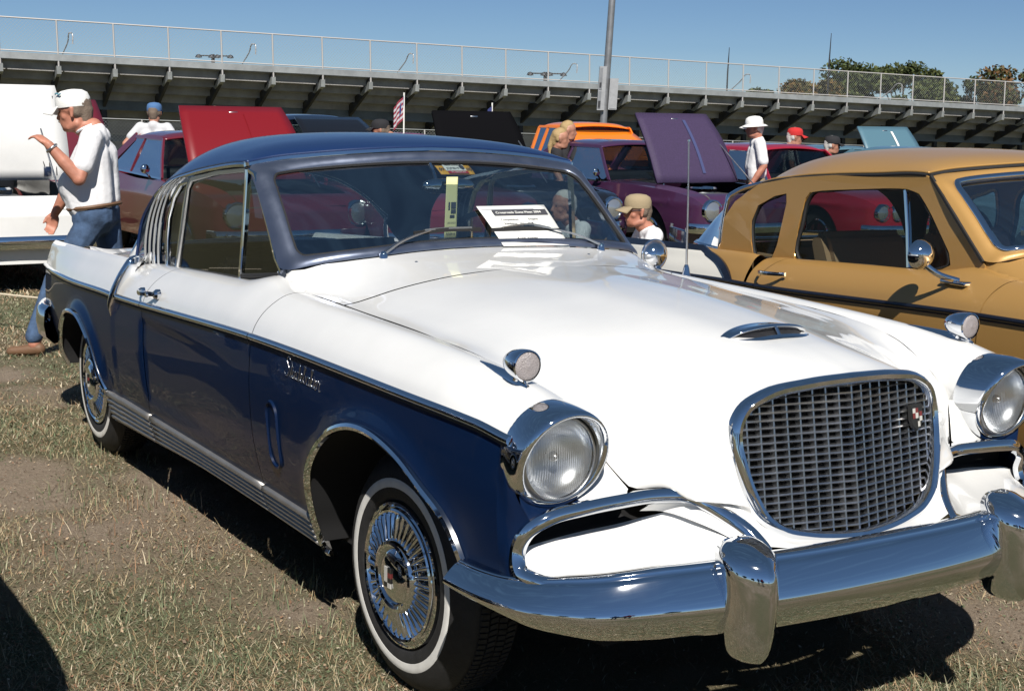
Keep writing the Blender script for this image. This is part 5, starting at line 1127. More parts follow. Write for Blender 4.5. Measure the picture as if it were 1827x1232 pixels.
lathe('flood_lamp', [(.001, .3), (.25, .25), (.35, 0), (.3, -.05)], M_pole, pole, 16, lean*14.3+np.array([.4, 0, 0]), 'z', 1)
def flood(loc, lab, sc=1.0):
    t = thing('floodlight_mast', lab, 'floodlight', loc)
    tube('mast', [(0, 0, 0), (0, 0, 6.2*sc)], .12*sc, M_frame, t, 8); b = tube('cross_arm', [e1*-1.0*sc+np.array([0, 0, 6.1*sc]), e1*1.25*sc+np.array([0, 0, 6.1*sc])], .05*sc, M_frame, t, 6)
    for u in (-1.0, -.1, .3, 1.2):
        lathe('lamp_head', [(.001, .18*sc), (.16*sc, .12*sc), (.24*sc, -.05*sc), (.05*sc, -.08*sc)], M_frame, b, 10, e1*u*sc+np.array([0, 0, 6.02*sc]), 'z', 1)
flood((-75.4, 25.4, -.9), 'small floodlight mast with four lamps beyond the grandstand, left one', .82); flood((-65.5, 41.4, -1.75), 'small floodlight mast with lamps beyond the grandstand near the light pole', .86)
for loc, hh, lab in (((-68.2, 56.9, -2), 7.6, 'thin radio mast rising above the grandstand, shorter one'), ((-68.75, 66.1, -2), 8.9, 'thin radio mast rising above the grandstand, taller one')):
    t = thing('radio_mast', lab, 'mast', loc); tube('mast_rod', [(0, 0, 0), (0, 0, hh*.8), (.02, .03, hh)], [.07, .05, .02], M_frame, t, 6)

# ================================================================== trees
def leaf_mat(name, c):
    m = bpy.data.materials.new(name); m.use_nodes = True; nt = m.node_tree; b = nt.nodes['Principled BSDF']; at = nt.nodes.new('ShaderNodeAttribute'); at.attribute_name = 'Col'
    nt.links.new(at.outputs['Color'], b.inputs['Base Color']); b.inputs['Roughness'].default_value = .65; b.inputs['Specular IOR Level'].default_value = .2; return m
M_leaf = leaf_mat('foliage', None); M_bark = mat('bark', (.07, .055, .042), .9, noise=.4, nscale=6, bump=.5, bscale=20)
def tree(loc, h, rad, label, hue, n=5200, group=None, leaf=.16):
    t = thing('broadleaf_tree', label, 'tree', loc, 0, group); r0 = h*.028
    tr = tube('trunk', cspline([(0, 0, -.3), (.1, .05, h*.25), (-.05, .1, h*.5), (.05, 0, h*.85)], 12), np.linspace(r0, r0*.25, 12), M_bark, t, 8)
    cl = []
    for k in range(26):
        a = rng.uniform(0, 6.28); zz = rng.uniform(.30, .97); rr_ = rad*math.sqrt(max(.05, 1-((zz-.58)/.47)**2))*rng.uniform(.35, .98); cl.append((rr_*math.cos(a), rr_*math.sin(a), h*zz, rad*rng.uniform(.20, .38)))
        if k < 9: tube('limb', cspline([(0, 0, h*rng.uniform(.2, .45)), (cl[-1][0]*.5, cl[-1][1]*.5, cl[-1][2]*.8), cl[-1][:3]], 6), np.linspace(r0*.4, r0*.08, 6), M_bark, tr, 5)
    cl = np.array(cl); w = cl[:, 3]**2; i = rng.choice(len(cl), n, p=w/w.sum()); d = rng.normal(size=(n, 3)); d /= np.linalg.norm(d, axis=1, keepdims=True); p = cl[i, :3]+d*cl[i, 3:4]*rng.uniform(.45, 1.08, (n, 1))*np.array([1, 1, .8])
    u = rng.normal(size=(n, 3)); u /= np.linalg.norm(u, axis=1, keepdims=True); v = np.cross(u, rng.normal(size=(n, 3))); v /= np.linalg.norm(v, axis=1, keepdims=True); s = rng.uniform(.6, 1.3, (n, 1))*leaf
    V = np.stack([p-u*s, p-v*s*.55, p+u*s, p+v*s*.55], 1); F = (np.arange(n)*4)[:, None]+np.arange(4)[None]
    c = np.array(hue)[rng.integers(0, len(hue), n)]*rng.uniform(.6, 1.35, (n, 1))*(.85+.3*rng.random((26, 1))[i])
    o = fastmesh('crown', V.reshape(-1, 3), F, M_leaf, np.repeat(c, 4, 0), False, t); return t
GR = [(.052, .068, .022), (.070, .080, .026), (.040, .055, .020)]; OL = [(.105, .085, .030), (.075, .075, .028), (.13, .080, .028)]; RU = [(.115, .062, .026), (.070, .070, .028), (.050, .062, .022), (.085, .060, .026)]
for loc, h, rd, hue, lab in (((-71.6, 70.5, -2.6), 7.3, 3.3, GR, 'dark green tree behind the grandstand, the tallest'), ((-69.7, 74.2, -2.6), 7.3, 3.0, GR, 'dark green tree behind the grandstand, right beside the tallest'), ((-70.5, 67.0, -2.6), 6.4, 2.6, OL, 'olive tree behind the grandstand with turning leaves'), ((-73, 63.8, -2.6), 6.0, 1.7, GR, 'small green tree, leftmost behind the grandstand'), ((-67.2, 77.9, -2.8), 7.0, 2.8, GR, 'green tree behind the grandstand near the right edge'), ((-64.6, 79.9, -2.8), 7.4, 3.2, RU, 'rust and olive tree at the right edge behind the grandstand'), ((-62, 83.0, -2.8), 7.0, 3.0, RU, 'rust tinged tree cut by the right edge')):
    tree(loc, h, rd*1.12, lab, hue, 11000, leaf=.16)
# trees across the field behind the photographer, mirrored in the chrome
for k, (loc, h, rd) in enumerate((((58, -52, 0), 9, 5.5), ((66, -30, 0), 8, 5), ((70, -8, 0), 7, 4.5), ((40, -66, 0), 9, 6), ((18, -74, 0), 8, 5.5), ((-6, -70, 0), 9, 6))):
    tree(loc, h, rd, 'broad green tree across the field behind the photographer', GR, 2600, 'trees across the field', .5)

# ================================================================== other show cars behind
def simple_wheel(par, x, y, s, r=.325, cap=M_chrome):
    w = lathe('wheel', [(.20, .0), (.25, .012), (r*.93, .0), (r, -.035), (r, -.14), (r*.9, -.18)], M_tyre, par, 32, (x, y, r-.005), 'y', 1 if s > 0 else -1)
    lathe('hub_cap', [(.205, .004), (.19, .014), (.15, -.004), (.10, .010), (.05, .024), (.001, .028)], cap, w, 24, (x, y, r-.005), 'y', 1 if s > 0 else -1)
def show_car(name, label, loc, rz, paint, hood='closed', style='coupe', roof=None, glassm=None, dz=0.0, stripe=None, hood_paint=None, lamps='round', grille=False, group=None, hood_ang=64, wide=1.0, hood_len=.92, hinge=-.28, hood_w=.62):
    z0 = float(terrain(loc[0], loc[1], False)); t = thing(name, label, 'car' if style not in ('pickup',) else 'truck', (loc[0], loc[1], z0), rz, group); roof = roof or paint; hood_paint = hood_paint or paint
    tall = style in ('pickup',)
    k = 1.18 if tall else 1.0
    xs_t = [.93, .80, .30, -.60, -1.5, -2.4, -3.2, -3.75]; zt = lambda x: k*pspline(xs_t, [.70, .79, .86, .89, .88, .92, .91, .84], x); W = lambda x: wide*pspline(xs_t, [.72, .80, .86, .865, .85, .88, .83, .74], x)
    RW = -2.77
    def low(x):
        for c in (0, RW):
            if abs(x-c) < .40: return .30+math.sqrt(max(0, .40**2-(x-c)**2))*.98
        return .27
    xs = np.unique(np.concatenate([np.linspace(.93, -3.75, 90), np.array([c+.40*math.cos(a) for c in (0, RW) for a in np.linspace(.02, 3.12, 17)])]))[::-1]
    Z = np.linspace(0, 1, 14); P = []
    for x in xs:
        zz = low(x)+(float(zt(x))-low(x))*Z; q = (zz-.60*k)/.33; P.append(np.stack([np.full(14, x), -float(W(x))*(1-.05*q*q)-.012*np.exp(-((zz-.72*k)/.03)**2), zz], -1))
    P = np.array(P)
    for s in (-1, 1):
        b = sgrid('body_side', P, paint, t, s)
        for c in (0, RW):
            simple_wheel(t, c, -.80*wide*(-s), s)
            a = np.linspace(.02, 3.12, 15); ar = np.array([[(c+.40*math.cos(v), (-.84+d)*wide, .30+.40*.98*math.sin(v)) for v in a] for d in (0, .35)]); sgrid('wheel_well', ar, M_dark, t, s)
    # top surfaces: fender crowns, hood, deck
    def topnet(x0, x1, n, m, name, yi=0.0, par=t, crown=.035):
        G = []
        for x in np.linspace(x0, x1, n):
            e = float(W(x))*(1-.05*((float(zt(x))-.60*k)/.33)**2); y = np.linspace(-e, -yi, 9) if yi else np.linspace(-e, e, 19)
            G.append([(x, yy, float(zt(x))+crown*(1-(yy/e)**2)**.7-(crown if False else 0)) for yy in y])
        return np.array(G)
    if hood == 'open':
        for s in (-1, 1): sgrid('fender_top', topnet(.93, -.70, 24, 0, '', .60), paint, t, s)
        grid('header_panel', np.array([[(x, y, float(zt(x))+.03) for y in np.linspace(-.60, .60, 9)] for x in np.linspace(.93, .74, 5)]), paint, t)
        boxm('engine_bay', (-.68, -.60, .30), (.74, .60, .62*k), M_dark, t); eb = boxm('engine', (-.5, -.28, .5), (.35, .28, .80*k), mat('engine_grey', (.12, .12, .12), .5, metal=.6), t, .06, 2)
        lathe('air_cleaner', [(.001, .07), (.17, .07), (.19, .05), (.19, 0), (.001, 0)], M_chrome, eb, 24, (-.05, 0, .80*k), 'z', 1)
        a = R(hood_ang); L = hood_len; hx, hz = hinge, float(zt(hinge))+.03
        G = np.array([[(hx-u*math.cos(a)+.05*math.sin(3.14*u/L)*math.sin(a), y*(1-.12*(u/L)**2), hz+u*math.sin(a)+.05*math.sin(3.14*u/L)*math.cos(a)) for y in np.linspace(-hood_w, hood_w, 13)] for u in np.linspace(0, L, 10)])
        h = grid('hood', G, hood_paint, t); solid(h, .03, 0)
        tube('prop_rod', [(hx+.45, .55, hz-.05), (hx-.55*L*math.cos(a)+.02, .52, hz+.6*L*math.sin(a))], .008, M_steel, h, 6)
        boxm('hood_latch', (hx-L*math.cos(a)*.93, -.05, hz+L*math.sin(a)*.90), (hx-L*math.cos(a)*.93+.04, .05, hz+L*math.sin(a)*.94), M_steel, h, .004, 1)
        if stripe:
            y0 = .12; sg_ = np.array([[(p[0]+.022, y, p[2]+.012) for y in (y0-.022, y0+.022)] for p in G[1:-1, 6]]); grid('hood_rib', sg_, stripe, h)
    else:
        h = grid('hood', topnet(.93, -.72, 24, 0, ''), paint, t)
    grid('cowl', topnet(-.70, -.95, 5, 0, ''), paint, t)
    if style == 'pickup':
        rx0, rx1, rz_ = -1.15, -1.95, 1.62
        grid('bed_cover', topnet(-2.0, -3.75, 20, 0, '', crown=.0), paint, t)
    else:
        rx0, rx1, rz_ = -1.38, (-3.1 if style == 'wagon' else -2.35), 1.37
        grid('rear_deck', topnet(-2.55 if style != 'wagon' else -3.3, -3.75, 16, 0, ''), paint, t)
    # front and tail
    f = P[0]; F_ = np.array([[(f[j, 0]+.05*(1-(v)**2), v*abs(f[j, 1]), f[j, 2]) for v in np.linspace(-1, 1, 15)] for j in range(14)]); F_ = np.concatenate([F_, [[(p[0]-.03, p[1], float(zt(.93))+.034*(1-(p[1]/.72)**2)) for p in F_[-1]]]]); grid('front_panel', F_, paint, t, flip=True)
    f = P[-1]; F_ = np.array([[(f[j, 0]-.06*(1-v**2), v*abs(f[j, 1]), f[j, 2]) for v in np.linspace(-1, 1, 11)] for j in range(14)]); grid('tail_panel', F_, paint, t)
    bp = cspline([(.80, -.86), (.93, -.80), (1.03, -.5), (1.06, 0), (1.03, .5), (.93, .80), (.80, .86)], 31)*[1, wide]
    sweep('front_bumper', np.column_stack([bp, np.full(31, .46*k)]), [(-.02, -.05), (-.02, .05), (.012, .055), (.022, .03), (.022, -.03), (.012, -.055)], M_chrome, t)
    bp = bp*[-1, 1]+[-2.82, 0]; sweep('rear_bumper', np.column_stack([bp, np.full(31, .48)]), [(-.02, -.05), (-.02, .05), (.02, .04), (.02, -.04)], M_chrome, t)
    for s in (-1, 1):
        for dy in ((.62,) if lamps != 'quad' else (.66, .44)):
            y = dy*s; x = .93+.05*(1-(dy/.72)**2)-.01
            r_ = .105 if lamps != 'quad' else .085
            hl = lathe('headlamp', [(r_*1.25, -.03), (r_*1.22, .018), (r_*1.08, .024), (r_, .010)], M_chrome, t, 28, (x, y, .655*k), 'x', 1)
            lathe('headlamp_lens', [(r_, .010), (r_*.7, .022), (.001, .030)], M_parklens2, hl, 20, (x, y, .655*k), 'x', 1)
        lathe('turn_lamp', [(.04, -.02), (.04, .012), (.001, .02)], M_amber, t, 14, (.95, .60*s, .37*k), 'x', 1)
    if grille:
        for i in range(6): boxm('grille_bar', (.955, -.34, .555+i*.032), (.985, .34, .568+i*.032), M_chrome, t, .003, 1)
        boxm('grille_shadow', (.93, -.35, .54), (.962, .35, .75), M_dark, t)
    # greenhouse
    bz = lambda x: float(zt(x))+.01; bw = .74*wide; rw = .57*wide; hz_ = rz_-.075
    rr_ = [[(rx0, y, rz_-.045-.04*(y/rw)**2) for y in np.linspace(-rw, rw, 13)]]+[[(x, y*(1+.02), rz_-.03*(y/rw)**2-.035*((y/rw)**6)-.015*((x-(rx0+rx1)/2)/((rx0-rx1)/2))**2) for y in np.linspace(-rw, rw, 13)] for x in np.linspace(rx0-.12, rx1+.15, 6)]+[[(rx1, y, rz_-.05-.04*(y/rw)**2) for y in np.linspace(-rw, rw, 13)]]
    rf_ = grid('roof', net(rr_, 24, 25), roof, t, flip=True); solid(rf_, .02, 0)
    gm = glassm or M_glass; wb = -.86 if not tall else -.92; rb = (-3.02 if style == 'coupe' else (-3.45 if style == 'wagon' else -2.0))
    ws = [[(wb-.08*(v**2), v*bw*.96, bz(wb)+.005) for v in np.linspace(-1, 1, 9)], [(rx0-.02, v*rw*.98, hz_+.02-.02*v*v) for v in np.linspace(-1, 1, 9)]]
    g = np.array([[np.array(ws[0][i])*(1-u)+np.array(ws[1][i])*u for i in range(9)] for u in np.linspace(0, 1, 6)]); grid('windscreen', g, gm, t, flip=True)
    g2 = np.array([[(rb+.05*(v*v), v*bw*.90, bz(rb if rb > -3.6 else -3.5)) for v in np.linspace(-1, 1, 9)], [(rx1+.02, v*rw*.97, hz_+.01) for v in np.linspace(-1, 1, 9)]]); grid('rear_window', g2, gm, t)
    for s in (-1, 1):
        def sp_(x, u): return np.array((x, s*(bw*(1-u)+rw*u+.004), bz(x)*(1-u)+hz_*u))
        A0, A1 = sp_(wb-.07, 0), sp_(rx0, 1); C0, C1 = sp_(rb+.05, 0), sp_(rx1, 1); mx = (rx0+rx1)/2-.12; B0, B1 = sp_(mx-.05, 0), sp_(mx, 1)
        for q, nme in (([A0, B0, B1, A1], 'door_window'), ([B0, C0, C1, B1], 'quarter_window')): mesh(nme, q, [(0, 1, 2, 3)], gm, t, False)
        for (p0, p1, w_, nme) in ((A0, A1, .035, 'front_pillar'), (B0, B1, .02 if style == 'coupe' else .05, 'centre_pillar'), (C0, C1, .11 if style == 'coupe' else .05, 'rear_pillar'), (A0, C0, .02, 'belt_moulding'), (A1, C1, .035, 'roof_rail')):
            sweep(nme, [p0, (p0+p1)/2+np.array([0, .006*s, .004]), p1], [(-w_/2, -.012), (-w_/2, .010), (w_/2, .010), (w_/2, -.012)], M_chrome if nme == 'belt_moulding' else roof, t, upv=(0, s, .3))
    boxm('seats', (-2.0, -.58, .45), (-1.6, .58, .98*k), M_darkvinyl, t, .06, 2); boxm('cabin_floor', (-3.0 if style != 'pickup' else -1.95, -.70, .30), (-.9, .70, .55), M_dark, t)
    boxm('floor_pan', (-3.7, -.62, .26), (.85, .62, .31), M_dark, t)
    mr = lathe('door_mirror', [(.002, .03), (.03, .026), (.048, .01), (.05, 0), (.045, -.008), (.001, -.008)], M_chrome, t, 16, (-.98, -.90*wide, 1.0*k), 'x', 1); tube('mirror_arm', [(-.97, -.90*wide, .98*k), (-.95, -.85*wide, .90*k)], .012, M_chrome, mr, 6)
    return t
M_parklens2 = mat('headlamp_glass_simple', (.40, .42, .45), .18, metal=.7, coat=.8); M_amber = mat('amber_lens', (.65, .20, .02), .25, coat=1)
M_maroon = mat('maroon_paint', (.12, .012, .022), .28, coat=1.0); M_purple = mat('plum_paint', (.055, .018, .055), .30, coat=1.0); M_purple2 = mat('plum_hood_lining', (.042, .024, .075), .75, noise=.3, nscale=60)
M_bred = mat('bright_red_paint', (.17, .006, .010), .35, coat=.4); M_blackp = mat('black_paint', (.008, .008, .010), .18, coat=1.0); M_blackl = mat('black_hood_lining', (.004, .004, .005), .9, spec=.05)
M_orange = mat('orange_paint', (.80, .20, .012), .30, coat=.8); M_crim = mat('crimson_paint', (.30, .012, .03), .28, coat=1); M_slate = mat('slate_blue_paint', (.085, .17, .22), .32, coat=.7); M_navy = mat('navy_paint', (.012, .02, .045), .22, coat=1); M_pink = mat('raspberry_paint', (.35, .03, .09), .3, coat=1)
M_rib = mat('hood_rib_blue', (.05, .06, .15), .5)
show_car('white_coupe', 'white sports coupe with raised white hood behind the man in the white cap', (-10.2, .20), .02, M_white, 'open', hood_ang=84, hood_len=.88, hood_w=.78)
show_car('maroon_coupe', 'dark maroon coupe with chrome mirror and its bright red hood raised', (-10.3, 2.84), 0, M_maroon, 'open', hood_paint=M_bred, hood_ang=50, stripe=M_bred, hood_len=.95, hood_w=.64)
show_car('red_coupe', 'dark red coupe seen through the windscreen of the white and blue coupe', (-9.6, 4.38), 0, M_maroon, 'closed')
show_car('black_coupe', 'black car with its large black hood raised behind the blue roof', (-10.6, 6.10), .02, M_blackp, 'open', hood_paint=M_blackl, hood_ang=62, hood_len=.86, wide=.97, hinge=-.75)
show_car('plum_coupe', 'dark plum coupe with raised purple hood and yellow paper in its windscreen', (-10.15, 8.40), 0, M_purple, 'open', hood_paint=M_purple2, stripe=M_rib, hood_ang=54, hood_len=1.0, hinge=-.12)
show_car('crimson_sedan', 'crimson car with twin headlamps seen through the gold coupe side window', (-9.5, 10.45), 0, M_crim, 'closed', lamps='quad', grille=True)
show_car('slate_sedan', 'slate blue car seen through the gold coupe windscreen', (-8.9, 12.5), 0, M_slate, 'closed', grille=True)
show_car('black_pickup', 'old black pickup cab with papers in its window behind the blue roof', (-15.0, 6.15), .15, M_blackp, 'open', 'pickup', roof=M_navy, hood_paint=M_blackp, hood_ang=40, hood_len=.8)
show_car('raspberry_car', 'raspberry coloured car whose roof shows over the raised black hood', (-17.6, 8.9), 0, M_pink, 'closed')
show_car('orange_pickup', 'bright orange pickup with raised orange hood behind the plum coupe', (-13.6, 9.95), -.05, M_orange, 'open', 'pickup', hood_ang=27, hood_len=1.05, hinge=-.45, hood_w=.66)
show_car('crimson_wagon', 'crimson station wagon behind the raised purple hood', (-12.6, 13.1), .35, M_crim, 'closed', 'wagon')
show_car('red_car', 'red car farthest back, roof showing behind the man in the red cap', (-16.8, 17.4), .2, M_bred, 'closed')
show_car('slate_hood_car', 'slate blue car with its pale blue hood raised, behind the gold roof', (-12.4, 14.4), .0, M_slate, 'open', hood_ang=58, stripe=M_paper)
show_car('white_hood_car', 'white car with its white hood raised, behind the gold roof near the right edge', (-11.2, 16.6), .1, M_white, 'open', hood_ang=22)
show_car('navy_hood_car', 'dark navy car with its hood raised at the right edge', (-9.3, 17.4), .15, M_navy, 'open', hood_ang=48)
show_car('dark_red_car', 'dark red car with raised hood behind the man in the white cap', (-15.4, 2.2), 0, M_maroon, 'open', hood_paint=M_maroon, hood_ang=62)

# latch plate, seam and badge on the white coupe's upright hood
wc_ = [o for o in bpy.data.objects if o.name.startswith('white_coupe')][0]
def wl(x, y, z): return (x-wc_.location.x, y-wc_.location.y, z-wc_.location.z)
def wbox(name, lo, hi, m): boxm(name, wl(*lo), wl(*hi), m, wc_, .004, 1)
wbox('latch_plate', (-10.475, .735, .855), (-10.435, .800, .945), M_navy)
for y0, y1 in ((.745, .705), (.79, .795)): tube('hood_cable', [wl(-10.452, y0, .945), wl(-10.472, y1, 1.10)], .005, M_black, wc_, 5)
tube('hood_seam', [wl(-10.452-(z-.86)*.105, .855, z) for z in (.86, 1.2, 1.60)], .005, M_frame, wc_, 5)

# ================================================================== people
M_skin = mat('skin', (.42, .20, .135), .55, noise=.18, nscale=18); M_skin2 = mat('tanned_skin', (.46, .195, .13), .55, noise=.2, nscale=18)
M_tee = mat('white_cotton', (.70, .70, .72), .9, bump=1.0, bscale=11); M_grey = mat('grey_cotton', (.50, .51, .53), .9, bump=.3, bscale=40)
M_denim = mat('denim', (.055, .10, .19), .9, noise=.45, nscale=14, bump=1.0, bscale=16); M_khaki = mat('khaki_cloth', (.25, .20, .125), .9, bump=.2); M_blackc = mat('black_cloth', (.015, .015, .018), .9)
M_hairg = mat('greying_hair', (.16, .12, .09), .8, bump=.6, bscale=90); M_hairb = mat('fair_hair', (.35, .24, .11), .7, bump=.6, bscale=90); M_hairw = mat('white_hair', (.55, .53, .50), .8, bump=.6, bscale=90)
M_cap = mat('white_cap_cloth', (.70, .70, .68), .9, bump=.2, bscale=80); M_capr = mat('red_cap_cloth', (.45, .02, .02), .9); M_capb = mat('blue_cap_cloth', (.06, .14, .30), .9); M_leather = mat('brown_leather', (.14, .075, .04), .6, bump=.2)
def ball_chain(caps, nseg=10):
    V, F = [], []
    for c in caps:
        p0, r0, p1, r1 = np.array(c[0], float), c[1], np.array(c[2], float), c[3]
        d = p1-p0; L = np.linalg.norm(d)
        t = d/L if L > 1e-6 else np.array([0, 0, 1.0]); a = np.array([1., 0, 0]) if abs(t[0]) < .8 else np.array([0, 1., 0]); u = np.cross(t, a); u /= np.linalg.norm(u); w = np.cross(t, u)
        sq = c[4] if len(c) > 4 else None
        rings = [(p0-t*r0*math.cos(b), r0*math.sin(b)) for b in (.15, .55, 1.0, 1.4)]+[(p1+t*r1*math.cos(b), r1*math.sin(b)) for b in (1.4, 1.0, .55, .15)]
        off = len(V); an = np.linspace(0, 2*np.pi, nseg, endpoint=False); ctr = (p0+p1)/2
        for q, r_ in rings:
            for al in an:
                v = q+(u*math.cos(al)+w*math.sin(al))*r_
                if sq is not None: v = ctr+(v-ctr)*np.array(sq)
                V.append(v)
        F += gridfaces(len(rings), nseg, off, False, True)
        F += [tuple(off+i for i in range(nseg))[::-1], tuple(off+(len(rings)-1)*nseg+i for i in range(nseg))]
    return np.array(V), F
def blob(name, caps, m, parent, vox, it=3):
    """continuous skin grown over a chain of tapered volumes"""
    V, F = ball_chain(caps); o = mesh(name+'_tmp', V, F, m, None, True)
    fixn(o); md = o.modifiers.new('r', 'REMESH'); md.mode = 'VOXEL'; md.voxel_size = vox; md.use_smooth_shade = True
    sm = o.modifiers.new('s', 'SMOOTH'); sm.factor = .5; sm.iterations = it
    dg = bpy.context.evaluated_depsgraph_get(); me = bpy.data.meshes.new_from_object(o.evaluated_get(dg)); bpy.data.objects.remove(o); me.name = name
    me.materials.clear(); me.materials.append(m); me.polygons.foreach_set('use_smooth', [True]*len(me.polygons))
    return link(bpy.data.objects.new(name, me), parent)
def head_caps(c, yaw=0, pitch=0, s=1.0):
    M = Matrix.Rotation(yaw, 3, 'Z') @ Matrix.Rotation(pitch, 3, 'Y'); c = np.array(c, float)
    def q(f, l, h): return c+np.array(M @ Vector((f*s, l*s, h*s)))
    L = [(q(-.012, 0, .025), .092*s, q(.010, 0, .028), .090*s), (q(.030, 0, -.02), .072*s, q(.044, 0, -.085), .052*s), (q(-.02, 0, -.05), .070*s, q(.02, 0, -.06), .062*s), (q(.052, 0, -.10), .034*s, q(.066, 0, -.108), .026*s),
         (q(.090, 0, .0), .011*s, q(.108, 0, -.040), .015*s), (q(.086, -.015, -.076), .013*s, q(.086, .015, -.076), .013*s), (q(.082, -.014, -.060), .012*s, q(.082, .014, -.060), .012*s), (q(.076, -.035, .018), .016*s, q(.076, .035, .018), .016*s),
         (q(.050, -.045, -.035), .026*s, q(.050, .045, -.035), .026*s), (q(-.02, -.05, -.085), .028*s, q(.035, -.035, -.105), .024*s), (q(-.02, .05, -.085), .028*s, q(.035, .035, -.105), .024*s), (q(-.035, 0, -.06), .058*s, q(-.04, 0, -.12), .058*s)]
    for l in (-1, 1): L += [(q(-.012, l*.088, .012), .016*s, q(-.006, l*.086, -.038), .012*s)]
    return L, q
def hand_caps(w, d, n, curl, s=1.0, thumb=1):
    """wrist w, direction d, palm normal n; five separate fingers"""
    w, d, n = map(lambda a: np.array(a, float), (w, d, n)); d /= np.linalg.norm(d); n = n-d*(n@d); n /= np.linalg.norm(n); u = np.cross(n, d)
    L = [(w, .024*s, w+d*.035*s, .026*s), (w+d*.035*s-u*.022*s, .016*s, w+d*.085*s-u*.028*s, .0125*s), (w+d*.035*s-u*.006*s, .017*s, w+d*.09*s-u*.009*s, .0125*s), (w+d*.035*s+u*.010*s, .017*s, w+d*.088*s+u*.010*s, .0125*s), (w+d*.035*s+u*.022*s, .016*s, w+d*.082*s+u*.028*s, .012*s)]
    for k, (off, ln) in enumerate(((-.030, .070), (-.010, .078), (.010, .074), (.029, .058))):
        p = w+d*.086*s+u*off*s; a = curl*(.8+.1*k); dir_ = d
        for j, seg in enumerate((.45, .32, .23)):
            dir_ = dir_*math.cos(a)+np.cross(u, dir_)*-math.sin(a)*-1 if False else (dir_*math.cos(a)+(-n)*math.sin(a)); dir_ /= np.linalg.norm(dir_); e = p+dir_*ln*seg*s; L.append((p, (.0092-.0008*j)*s, e, (.0084-.0008*j)*s)); p = e
    b = w+d*.025*s-u*.028*s*thumb; e = b+(d*.75-u*.55*thumb-n*.25)*.035*s; L += [(b, .014*s, e, .0115*s), (e, .0105*s, e+(d*.9-u*.15*thumb-n*.35)*.036*s, .0085*s)]
    return L
def person(label, loc, rz, J, cloth, cap=None, hair=M_hairg, skin=M_skin, vox=.014, belly=0.0, hyaw=0, hpitch=0, group=None, sleeve=.55, hairlong=False, z=None):
    """J: joint positions in the person's own frame (forward, left, up)"""
    z0 = float(terrain(loc[0], loc[1], False)) if z is None else z; t = thing('person', label, 'person', (loc[0], loc[1], z0), rz, group)
    D = dict(head=(.05, 0, 1.60), neck=(0, 0, 1.46), sl=(0, .18, 1.40), sr=(0, -.18, 1.40), el=(-.02, .26, 1.13), er=(-.02, -.26, 1.13), wl=(.06, .27, .88), wr=(.06, -.27, .88), pelvis=(0, 0, .95), hl=(0, .09, .90), hr=(0, -.09, .90), kl=(.03, .10, .48), kr=(.03, -.10, .48), al=(0, .11, .08), ar=(0, -.11, .08), curl=.45)
    D.update(J); v = {k: np.array(x, float) if not isinstance(x, float) else x for k, x in D.items()}
    H, q = head_caps(v['head'], hyaw, hpitch)
    body = H+[(v['head']+np.array([-.03, 0, -.10]), .056, v['neck'], .062), (v['neck'], .060, v['neck']+np.array([0, 0, -.06]), .058)]
    for s in 'lr':
        body += [(v['s'+s], .052, v['e'+s], .046), (v['e'+s], .043, (v['e'+s]+v['w'+s])/2, .044), ((v['e'+s]+v['w'+s])/2, .044, v['w'+s], .029)]
        d = v['w'+s]-v['e'+s]; hd = np.array(D.get('hd'+s, d), float); hn = np.array(D.get('hn'+s, (0, 1 if s == 'r' else -1, 0)), float); body += hand_caps(v['w'+s], hd, -hn, v['curl'], 1.0, 1 if s == 'l' else -1)
        body += [(v['k'+s], .05, v['a'+s], .04)]
    b = blob('body', body, skin, t, vox*.75 if vox < .012 else vox)
    ch = (v['sl']+v['sr'])/2
    pv_ = v['pelvis']
    sh = [(v['sl']+np.array([0, -.03, -.01]), .072, v['sr']+np.array([0, .03, -.01]), .072), (v['neck']+np.array([-.012, 0, -.035]), .078, ch, .09)]
    for l in (-1, 1):
        sh += [(ch+np.array([.005, l*.075, -.10]), .110, pv_+np.array([.02+belly*.8, l*.065, .17]), .118+belly*.5), (pv_+np.array([.02+belly*.8, l*.065, .17]), .118+belly*.5, pv_+np.array([.012+belly*.45, l*.07, .055]), .112+belly*.42), (ch+np.array([-.03, l*.09, -.10]), .085, pv_+np.array([-.03, l*.085, .08]), .088)]
    sh += [(ch+np.array([.015, 0, -.16]), .125, pv_+np.array([.03+belly*.9, 0, .16]), .125+belly*.55)]
    for s in 'lr':
        e = v['s'+s]*(1-sleeve)+v['e'+s]*sleeve; sh += [(v['s'+s], .076, e, .070), (e, .070, e+(v['e'+s]-v['s'+s])*.03, .072)]
    blob('shirt', sh, cloth[0], b, vox, 7)
    tr = [(v['pelvis']+np.array([belly*.3, -.07, -.02]), .112+belly*.38, v['pelvis']+np.array([belly*.3, .07, -.02]), .112+belly*.38)]
    for s in 'lr': tr += [(v['h'+s], .10, v['k'+s], .068), (v['k'+s], .067, v['a'+s]+np.array([0, 0, .05]), .055)]
    blob('trousers', tr, cloth[1], b, vox)
    for s in 'lr':
        a = v['a'+s]; blob('shoe', [(a+np.array([-.03, 0, -.03]), .042, a+np.array([.06, 0, -.042]), .036), (a+np.array([.06, 0, -.042]), .036, a+np.array([.15, 0, -.05]), .030)], M_leather, b, max(vox, .01))
    if hair is not None:
        hc = [(q(-.030, 0, .040), .088, q(-.005, 0, .055), .084), (q(-.060, 0, -.01), .066, q(-.055, 0, -.06), .055), (q(-.03, .055, -.01), .040, q(-.03, .05, .03), .045), (q(-.03, -.055, -.01), .040, q(-.03, -.05, .03), .045)]
        if hairlong: hc += [(q(-.09, 0, .02), .04, q(-.13, 0, -.10), .035), (q(-.13, 0, -.10), .035, q(-.12, 0, -.25), .018)]
        blob('hair', hc, hair, b, max(vox*.8, .008))
